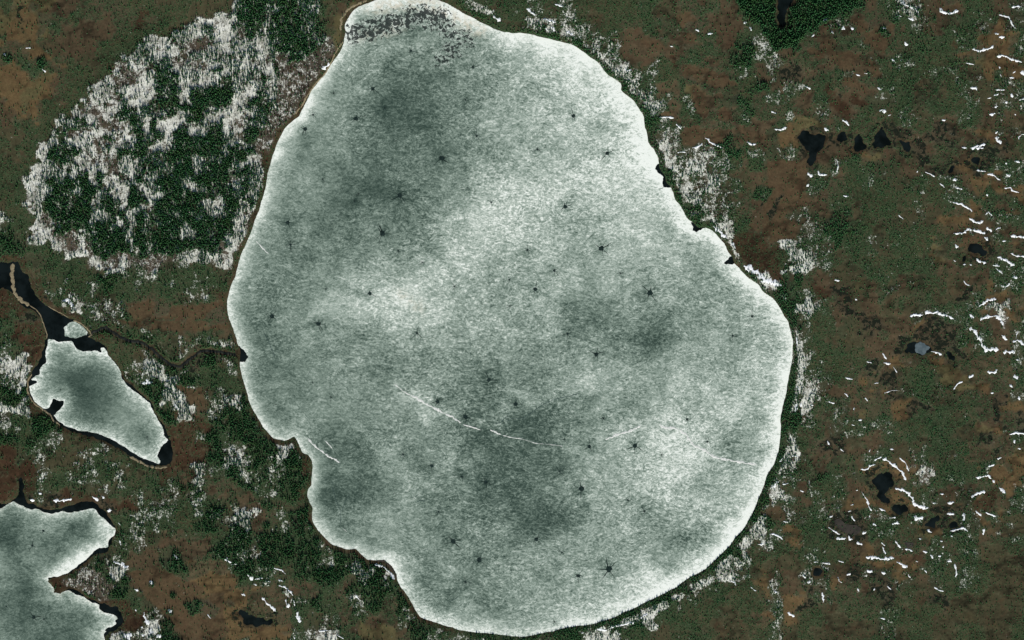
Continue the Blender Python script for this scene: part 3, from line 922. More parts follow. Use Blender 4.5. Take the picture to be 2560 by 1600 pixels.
STARS = [
 ('B', 1465, 480, 40), ('B', 1105, 840, 45), ('B', 735, 880, 26), ('B', 945, 1120, 50), ('B', 540, 1085, 32), ('B', 465, 1220, 45), ('B', 1215, 1020, 25),
 ('B', 1755, 1495, 62), ('B', 2050, 635, 40), ('B', 1980, 945, 30), ('B', 2085, 1285, 40),
 ('C', 580, 1095, 45), ('C', 240, 1410, 30), ('C', 900, 1450, 50),
 ('F', 630, 180, 26), ('F', 300, 590, 46), ('F', 325, 800, 40), ('F', 1360, 335, 60), ('F', 1195, 695, 66), ('F', 1345, 860, 34), ('F', 1570, 970, 20),
 ('F', 660, 1220, 22), ('F', 1075, 1260, 46), ('F', 1875, 1195, 25), ('F', 2395, 1130, 25), ('F', 2225, 400, 32), ('F', 150, 1475, 54), ('F', 2400, 1380, 26),
 ('F', 930, 390, 30),
 ('G', 505, 440, 50), ('G', 845, 835, 60), ('G', 145, 850, 35), ('G', 400, 1045, 42), ('G', 220, 1220, 45), ('G', 1305, 1255, 66), ('G', 1025, 1070, 22), ('G', 2270, 1475, 42),
 ('J', 590, 35, 50), ('J', 1520, 125, 40), ('J', 2200, 565, 50), ('J', 710, 730, 30), ('J', 1715, 770, 44), ('J', 1980, 915, 54), ('J', 1390, 1270, 32),
 ('J', 1660, 1380, 46), ('J', 1945, 1480, 38), ('J', 535, 590, 20),
 ('K', 525, 130, 40), ('K', 795, 325, 52), ('K', 35, 795, 52), ('K', 865, 930, 30), ('K', 1655, 940, 38), ('K', 495, 1130, 26), ('K', 730, 1195, 44),
 ('K', 1160, 1190, 52), ('K', 1845, 1150, 35), ('K', 450, 1430, 32), ('K', 1415, 1275, 25), ('K', 2085, 150, 34),
 ('N', 2170, 20, 44), ('N', 1725, 300, 30), ('N', 1865, 580, 56), ('N', 2110, 755, 58), ('N', 1980, 965, 38),
 ('O', 655, 80, 62), ('O', 1095, 190, 34), ('O', 1250, 295, 40), ('O', 230, 560, 46), ('O', 470, 685, 28), ('O', 915, 840, 76), ('O', 625, 905, 44), ('O', 400, 1340, 26),
 ('M', 410, 480, 40), ('M', 305, 620, 38), ('M', 320, 1295, 46), ('M', 415, 1315, 30), ('M', 60, 1195, 24), ('I', 570, 660, 16), ('I', 1390, 1105, 20)]
sect = {}
info = []
for i, (t, x, y, r) in enumerate(STARS):
    px, py = T(t, [(x, y)])[0]
    if t == 'M':
        key = 'ice of the lower left lake'
    elif t == 'I':
        key = 'ice of the small left lake'
    else:
        row = 0 if py < 360 else 1 if py < 560 else 2 if py < 760 else 3 if py < 940 else 4 if py < 1120 else 5 if py < 1280 else 6
        rowname = ['top', 'upper', 'upper middle', 'middle', 'lower middle', 'lower', 'bottom'][row]
        colname = 'left' if px < 960 else 'centre' if px < 1420 else 'right'
        key = f'{rowname} {colname} great lake'
    sect.setdefault(key, []).append((px, i))
    info.append((px, py, r, key))


BLOBS = [  # centre x, y, radii, turn, brightness
 (1010, 300, 140, 150, 0, -.16), (930, 400, 150, 120, 0, -.14), (950, 560, 170, 110, 10, -.10), (800, 620, 130, 160, 0, -.05),
 (1060, 240, 120, 70, 0, -.08), (1160, 350, 90, 110, 0, -.05), (1400, 1130, 190, 70, -25, -.10), (1290, 1120, 130, 80, 0, -.03), (1440, 1010, 130, 35, -25, -.06),
 (1330, 1250, 170, 110, 0, -.13), (1360, 880, 160, 80, 10, -.06), (1650, 840, 90, 55, -10, -.20), (1510, 760, 120, 60, -30, -.09),
 (870, 1160, 70, 130, 0, -.13), (760, 1040, 90, 110, 30, -.09), (820, 1260, 60, 60, 0, -.06), (1140, 1500, 110, 60, 0, -.10), (1250, 1440, 160, 60, 0, -.05),
 (640, 850, 70, 170, -10, -.06), (1720, 1340, 90, 60, -40, -.08), (1600, 1000, 70, 45, 0, -.08),
 (1420, 420, 200, 150, 20, .13), (1240, 590, 240, 70, -25, .14), (1000, 760, 160, 60, 10, .12), (1150, 640, 110, 80, 0, .06), (1560, 430, 90, 150, 0, .10),
 (1100, 840, 170, 70, 20, .05), (1640, 620, 150, 120, 30, .06), (1580, 1110, 200, 60, 10, .12), (1750, 1000, 150, 180, 0, .07), (1560, 1180, 150, 100, 0, .07),
 (1350, 200, 200, 80, 15, .07), (900, 900, 160, 50, -10, .04), (1480, 1400, 170, 80, -20, .06), (1010, 1280, 150, 80, -20, .04), (1700, 1150, 100, 130, 0, .05),
 (950, 130, 160, 30, -12, .10), (1260, 480, 130, 60, -20, .06)]


DARKS = [
 ([(1125, 1135), (1200, 1070), (1280, 1046), (1346, 1012), (1449, 980), (1500, 985), (1460, 1045), (1400, 1100), (1440, 1200), (1490, 1290),
   (1380, 1345), (1270, 1325), (1200, 1240), (1140, 1190)], -.135, 8),
 ([(750, 1085), (800, 1070), (870, 1055), (940, 1150), (965, 1225), (870, 1265), (825, 1310), (800, 1250), (790, 1160)], -.09, 18),
 ([(1600, 800), (1660, 780), (1730, 770), (1740, 800), (1680, 860), (1620, 905), (1580, 860)], -.08, 18),
 ([(900, 200), (1040, 190), (1090, 300), (1010, 420), (940, 520), (880, 480), (900, 330)], -.025, 40)]


def great_attr(X, Y):
    d = np.maximum(-sdist(X, Y, GREAT_R), 0)
    w = np.full(X.shape, .445)
    for b in BLOBS:
        w = w + 1.0 * blob(X, Y, *b)
    w += blob(X, Y, 1230, 600, 460, 95, -38, .10)
    j = (fbm(X, Y, 26, 93, 3) - .5) * 26
    for poly, amp, soft in DARKS:
        w += amp * sstep(soft, -soft, sdist(X, Y, poly) + j)
    w += (fbm(X, Y, 130, 91, 4) - .5) * .40 + (fbm(X * .8 + Y * .5, Y * 1.3 - X * .4, 40, 94, 3) - .5) * .22
    for hx, hy, hr, _k in info:
        w -= .13 * np.exp(-((X - hx) ** 2 + (Y - hy) ** 2) / (hr * Z * 1.5) ** 2)
    # snow-white rim: wide on the right and bottom, thin at the left
    east = sstep(1150, 1500, X)
    south = sstep(1250, 1500, Y)
    ne = sstep(1200, 1400, X) * sstep(650, 250, Y)
    w = w + .13 * east * np.exp(-d / 90.) + .05 * sstep(1100, 1500, X)
    w = np.where(w > .70, .70 + (w - .70) * .5, w)
    wid = 22 + 8 * east + 8 * south * east + 20 * ne + 8 * sstep(1300, 1150, X) * sstep(1350, 1500, Y)
    wid = wid * (.7 + .6 * fbm(X, Y, 60, 92, 3))
    w = w + (.47 - .05 * east) * np.exp(-(d / wid) ** 1.6)
    # broken rotten ice across the top bay
    def band(line, wd):
        return np.exp(-(pldist(X, Y, line) / wd) ** 2)
    br = np.maximum(1.1 * band([(885, 85), (950, 66), (1000, 52), (1060, 36), (1110, 45)], 42), .95 * band([(1080, 60), (1140, 85), (1170, 100), (1120, 130), (1100, 150)], 38))
    br = np.maximum(br, .55 * band([(900, 70), (960, 30), (1080, 20)], 16))
    br = np.maximum(br, .42 * np.exp(-((X - 940) / 130) ** 2 - ((Y - 270) / 140) ** 2))
    br = np.maximum(br, .48 * band([(890, 470), (920, 520), (880, 600)], 40))
    br = np.maximum(br, .55 * band([(905, 325), (940, 330)], 22))
    br = np.maximum(br, .62 * band([(672, 960), (690, 1020)], 9))
    br = np.maximum(br, .45 * band([(1000, 130), (940, 170)], 30))
    br = np.maximum(br, .5 * band([(895, 1270), (950, 1300), (1035, 1310)], 9))
    br = np.maximum(br, .5 * band([(930, 1215), (1010, 1240), (1060, 1250)], 9))
    br = np.maximum(br, .5 * band([(1330, 1240), (1400, 1290), (1390, 1320)], 12))
    w = w + .5 * np.maximum(br - .5, 0)
    cr = np.maximum(band([(930, 20), (1000, 10), (1080, 12), (1130, 40), (1200, 75)], 16), .5 * band([(900, 90), (960, 85), (1000, 65)], 14))
    cr = np.maximum(cr, .45 * band([(1000, 735), (1050, 770)], 14)) * .8
    w = w + .25 * cr
    tex = .72 + .55 * (fbm(X, Y, 110, 98, 3) - .35) + .22 * sstep(800, 1150, X) - .15 * np.exp(-d / 30.)
    return np.stack([w, br, cr, tex], -1)


def small_attr(X, Y):
    d = np.maximum(-sdist(X, Y, SMALL_ICE), 0)
    w = .24 + .60 * np.exp(-(d / 22.) ** 1.1) + (fbm(X, Y, 60, 95, 3) - .5) * .35
    w += blob(X, Y, 330, 1035, 40, 40, 0, .12) + blob(X, Y, 210, 970, 60, 50, 0, -.10) + blob(X, Y, 95, 985, 30, 30, 0, .3)
    return np.stack([w, .15 + 0 * w, 0 * w, .35 + .8 * np.exp(-d / 30.)], -1)


def south_attr(X, Y):
    d = np.maximum(-sdist(X, Y, SOUTH_ICE), 0)
    w = .25 + .58 * np.exp(-(d / 16.) ** 1.1) + (fbm(X, Y, 55, 96, 4) - .5) * .55
    w += blob(X, Y, 190, 1400, 80, 22, -30, .45) + blob(X, Y, 255, 1330, 30, 30, 0, .3) + blob(X, Y, 180, 1330, 50, 30, 0, -.12)
    return np.stack([w, .2 + 0 * w, .2 * np.exp(-d / 6.), .6 + .4 * np.exp(-d / 30.)], -1)


def floe_attr(X, Y):
    w = .62 + (fbm(X, Y, 14, 97, 3) - .5) * .6
    return np.stack([w, .45 + 0 * w, 0 * w, np.ones_like(w)], -1)


sheet('water', grow(GREAT_R, 3.5), -.60, M_WATER, label='dark water below the ice of the great lake')
sheet('water', grow(SMALL_R, 3), -.05, M_WATER, label='black open water and marsh pools round the small frozen lake')
sheet('water', grow(SOUTH_R, 3), -.05, M_WATER, label='black open water round the ice of the lower left lake')
for (p, lab), pr in zip(POOLS, POOLS_R):
    sheet('water', grow(pr, 2), -.02, M_WATER, label=lab)
sheet('ice', grow(GREAT_R, 3.5), .02, M_ICE, 9.0, .5, 'grey green mottled ice covering the great central lake', fn=great_attr)
sheet('ice', rough(SMALL_ICE, 2.5, 2.2, 51, 8), .10, M_ICE, 6.0, .4, 'ice sheet filling the long small lake at the left', fn=small_attr)
sheet('ice', rough(SOUTH_ICE, 2.5, 2.2, 52, 8), .10, M_ICE, 6.0, .4, 'grey ice sheet of the lower left lake', fn=south_attr)
tag(sheet('ice_floe', rough(FLOE, 2.5, 2.4, 53, 8), .12, M_ICE, 5.0, .4, 'loose speckled ice floe in black water above the small lake', 'ice floe', kind=None, fn=floe_attr))
tag(sheet('ice_plate', rough(T('L', [(1380, 285), (1400, 222), (1450, 192), (1500, 235), (1532, 255), (1500, 298), (1470, 328), (1400, 312)]), 1.5, 3.5, 54, 8), .08,
          mat_simple('grey_pool_ice', (.060, .088, .098), (.100, .135, .145), 1 / 12., .6, .2), None, .2, 'smooth blue grey ice plate floating in a dark bog pool', 'ice plate', kind=None))


def ribbon(name, line, width, zt, mat, seed, dome=0.6, taper=True, ragged=.45, follow=True, step=2.0, gaps=False):
    """irregular domed strip along a line (map pixels)"""
    pts = rough(line, step, min(2.2, width * .35), seed, 7, closed=False) if len(line) > 1 else None
    if pts is None:
        cx, cy = line[0]
        a0 = seed * 1.7
        hl = width * .55
        pts = [(cx + math.cos(a0) * t * hl, cy + math.sin(a0) * t * hl) for t in (-1, -.5, 0, .5, 1)]
    P = np.array(pts)
    n = len(P)
    tg = np.gradient(P, axis=0)
    tg /= np.maximum(np.hypot(tg[:, 0], tg[:, 1])[:, None], 1e-6)
    nr = np.stack([-tg[:, 1], tg[:, 0]], 1)
    s = np.linspace(0, 1, n)
    prof = np.clip(np.minimum(s, 1 - s) * n * .42, 0, 1) ** .7 if taper else np.ones(n)
    r1 = np.random.default_rng(seed)
    wl = width * .5 * prof * (1 + ragged * (vnoise(P[:, 0], P[:, 1], 5, seed % 37 + 200) * 2 - 1) + ragged * .5 * r1.uniform(-1, 1, n))
    wr = width * .5 * prof * (1 + ragged * (vnoise(P[:, 0] + 60, P[:, 1], 5, seed % 31 + 300) * 2 - 1) + ragged * .5 * r1.uniform(-1, 1, n))
    if gaps:
        gp = sstep(.22, .45, vnoise(P[:, 0] + seed, P[:, 1], 8, seed % 29 + 400))
        wl, wr = wl * (.45 + .65 * gp), wr * (.45 + .65 * gp)
    rows = []
    for k, q in ((-1, 0), (-.55, .75), (0, 1), (.55, .75), (1, 0)):
        wd = wl if k < 0 else wr
        pp = P + nr * (k * wd)[:, None]
        base = np.maximum(ground_z(pp[:, 0], pp[:, 1]), 0) if follow else np.full(n, 0.)
        if q == 0 and follow:
            base = base - .4
        rows.append(np.stack([pp[:, 0] - 1280, 800 - pp[:, 1], base + zt + dome * q * prof], 1))
    v = np.concatenate(rows)
    o = v[len(v) // 2].copy()
    o[2] = v[:, 2].min()
    f = []
    for r in range(4):
        for i in range(n - 1):
            f.append((r * n + i, r * n + i + 1, (r + 1) * n + i + 1, (r + 1) * n + i))
    f = np.array(f)[:, ::-1]
    me = fast_mesh(name, v - o, f)
    if me.polygons[0].normal.z < 0:
        me.flip_normals()
    ob = link(name, me, mat, loc=tuple(o))
    return ob


for i, (ln, wd, lab) in enumerate(SPITS):
    tag(ribbon('beach', ln, wd, .25, M_SAND if i != 8 else M_MUD, 700 + i, .35, follow=True), lab, kind='structure')
tag(ribbon('stream', STREAM, 6.5, .45, M_STREAM, 720, .08, ragged=.3, taper=False), 'narrow dark stream winding from the small lake to the great lake', kind='structure')
for i, (p, lab) in enumerate(INLETS):
    sheet('water', rough(p, 2, 2.2, 730 + i, 6), .08, M_WATER, thick=.05, label=lab)
for t, p, lab in (('I', [(435, 850), (470, 780), (485, 735), (500, 745), (560, 768), (600, 762), (600, 800), (540, 870), (510, 900), (470, 890)], 'black open water bay'),):
    pass
# mud flats and grey ponds
for i, (t, p, lab) in enumerate([
    ('P', [(620, 385), (670, 360), (740, 415), (830, 425), (890, 460), (860, 500), (820, 522), (740, 505), (690, 480), (640, 430)], 'grey brown mud flat ringed by white snow drifts'),
    ('P', [(1280, 590), (1380, 590), (1370, 640), (1310, 640)], 'small grey mud flat right of a short drift')]):
    pr = rough(T(t, p), 3, 2.0, 760 + i, 9)
    A = np.array(pr)
    sheet('mud_flat', pr, float(ground_z(A[:, 0], A[:, 1]).max()) + .3, M_MUD, thick=3.0, label=lab)

# ------------------------------------------------------------------ star-shaped melt holes, ridges and cracks in the ice
ORD = ['first', 'second', 'third', 'fourth', 'fifth', 'sixth', 'seventh', 'eighth', 'ninth']


def star_mesh(r, seed, core):
    rr = random.Random(seed)
    n = rr.choice((5, 6, 6, 7, 8))
    bm = bmesh.new()
    a0 = rr.uniform(0, 6.28)
    arms = []
    for k in range(n):
        a = a0 + (k + rr.uniform(-.3, .3)) * 6.2832 / n
        arms.append((a, r * rr.choice((.5, .8, 1.0, 1.1, 1.3, 1.5))))
    ring = []
    for k in range(n):
        a, ln = arms[k]
        b = arms[(k + 1) % n][0] + (6.2832 if k == n - 1 else 0)
        w = 1.5 / max(ln, 1.5)
        mid = r * core * rr.uniform(.8, 1.1)
        bend = rr.uniform(-.25, .25)
        ring += [(a - w * .9, mid), (a - w * .45 + bend * .5, ln * .55), (a + bend, ln), (a + w * .45 + bend * .5, ln * .55), (a + w * .9, mid), ((a + b) / 2, r * core * rr.uniform(.6, .95))]
    vt = [bm.verts.new((math.cos(a) * d, math.sin(a) * d, 0)) for a, d in ring]
    lo = [bm.verts.new((v.co.x, v.co.y, -.06)) for v in vt]
    c = bm.verts.new((0, 0, .005))
    m = len(vt)
    for k in range(m):
        bm.faces.new((c, vt[k], vt[(k + 1) % m]))
        bm.faces.new((vt[k], lo[k], lo[(k + 1) % m], vt[(k + 1) % m]))
    bmesh.ops.recalc_face_normals(bm, faces=bm.faces)
    me = bpy.data.meshes.new('melt_hole')
    bm.to_mesh(me)
    bm.free()
    return me, n


for key in sect:
    sect[key].sort()
for i, (px, py, r, key) in enumerate(info):
    rm = r * Z * 1.3
    me, n = star_mesh(rm, 900 + i, .36 if r > 42 else .26)
    o = link('melt_hole', me, M_HOLE, loc=(px - 1280, 800 - py, .10 if py < 1200 and px > 560 or px > 560 else .17))
    ranks = [q for _, q in sect[key]]
    k = ranks.index(i)
    size = 'large' if r >= 54 else 'small' if r < 34 else 'medium'
    pos = '' if len(ranks) == 1 else ('leftmost ' if k == 0 else ORD[k] + ' from left ')
    tag(o, f'{size} star-shaped melt hole, {pos}in the {key}', 'melt hole', 'star-shaped melt holes in the lake ice')

RIDGES = [
 (T('J', [(1300, 600), (1380, 670), (1450, 700), (1520, 740), (1600, 790), (1700, 840), (1780, 880)]), 3.4, 'broad cream pressure ridge, upper left end of the long diagonal line'),
 (T('J', [(1780, 885), (1860, 920), (1940, 975)]), 3.0, 'short bright white ridge between two melt holes on the diagonal line'),
 (T('J', [(1950, 985), (2060, 1020), (2130, 1040)]), 2.0, 'thin faint ridge continuing the diagonal line to the right'),
 (T('J', [(2210, 1035), (2320, 1085)]) , 2.2, 'short thin white ridge at the dark patch on the diagonal line'),
 (T('K', [(1580, 1030), (1650, 1090), (1720, 1185), (1790, 1215)]), 3.0, 'pale ridge bending down in the lower right ice'),
 (T('K', [(1740, 1200), (1810, 1225), (1880, 1280), (1960, 1305), (2080, 1330), (2190, 1352), (2320, 1365)]), 3.2, 'long white ridge running to the lower right shore'),
 (T('K', [(880, 1130), (1010, 1080), (1120, 1050), (1220, 1000)]), 3.4, 'blurred whitish ridge rising to the right in the lower ice'),
 (T('J', [(2330, 1090), (2419, 1112), (2520, 1125), (2640, 1165), (2790, 1178), (2900, 1192)]), 1.0, 'faint broken ridge along the top of the dark ice, middle of the line'),
 (T('K', [(1390, 985), (1440, 1020), (1500, 1018), (1585, 1035)]), 3.0, 'short cream ridge at the crest above the lower right ice'),
 (T('J', [(480, 1105), (540, 1180), (600, 1225), (680, 1290), (740, 1315), (800, 1352)]), 2.4, 'bright thin ridge beside the lower left shore notch'),
 (T('J', [(650, 1140), (690, 1180), (722, 1215)]), 1.6, 'very short thin ridge just right of the lower left one'),
 (T('N', [(820, 455), (860, 490)]), 1.2, 'tiny pale ridge near the lower left shore'),
 (T('F', [(0, 765), (60, 830), (120, 890)]), 2.0, 'faint pale ridge leaving the left shore'),
 (T('I', [(2250, 880)]), 1, None),
]
for i, (ln, wd, lab) in enumerate(RIDGES):
    if lab:
        tag(ribbon('ice_ridge', ln, wd * 1.35, .03, M_RIDGE, 1100 + i, .35, ragged=.8, follow=False, gaps=True), lab, 'ice ridge', 'pale pressure ridges on the great lake')
CRACKS = [
 (T('J', [(70, 115), (105, 170), (130, 230), (145, 275), (165, 310), (178, 360)]), 1.3, 'long dark crack near the left shore of the great lake'),
 (T('J', [(520, 470), (500, 500), (485, 535)]), .9, 'short hair crack right of the long left shore crack'),
 (T('K', [(-60, 960), (0, 930), (110, 925), (180, 880), (250, 825), (330, 780), (420, 745), (560, 715), (640, 690)]), 1.5, 'dark ragged crack along the top of the dark ice patch'),
 (T('J', [(2250, 985), (2320, 965), (2350, 925), (2400, 900)]), 1.6, 'dark hooked crack left of the ragged crack'),
 (T('N', [(1450, 175), (1500, 160), (1540, 135)]), 1.0, 'short crack above the forked one near the lower left'),
 (T('N', [(1515, 215), (1550, 190), (1610, 200)]), 1.6, 'thick short crack in the lower left of the great lake'),
 (T('N', [(1360, 400), (1420, 425), (1470, 420), (1510, 400)]), 1.0, 'thin bent crack below the thick short one'),
 (T('N', [(1830, 1145), (1880, 1125), (1912, 1100)]), 1.1, 'upper of two slanting cracks near the bottom of the lake'),
 (T('N', [(1900, 1200), (1930, 1185), (1955, 1160)]), 1.0, 'lower of two slanting cracks near the bottom of the lake'),
 (T('N', [(1575, 672), (1610, 655), (1640, 652)]), .9, 'small slanting crack above the gravel point'),
 (T('N', [(720, 60), (760, 200), (800, 300), (800, 420)]), 1.2, 'long faint crack running down beside the lower left shore'),
 (T('N', [(890, 120), (840, 210), (810, 300)]), 1.0, 'faint crack joining the long one from the right'),
 (T('G', [(1380, 272), (1420, 268), (1445, 240)]), 1.0, 'small crack from the open water pocket on the right shore'),
]
for i, (ln, wd, lab) in enumerate(CRACKS):
    tag(ribbon('ice_crack', ln, wd, .05, M_CRACK, 1200 + i, .03, ragged=.5, follow=False), lab, 'ice crack', 'dark cracks in the great lake ice')

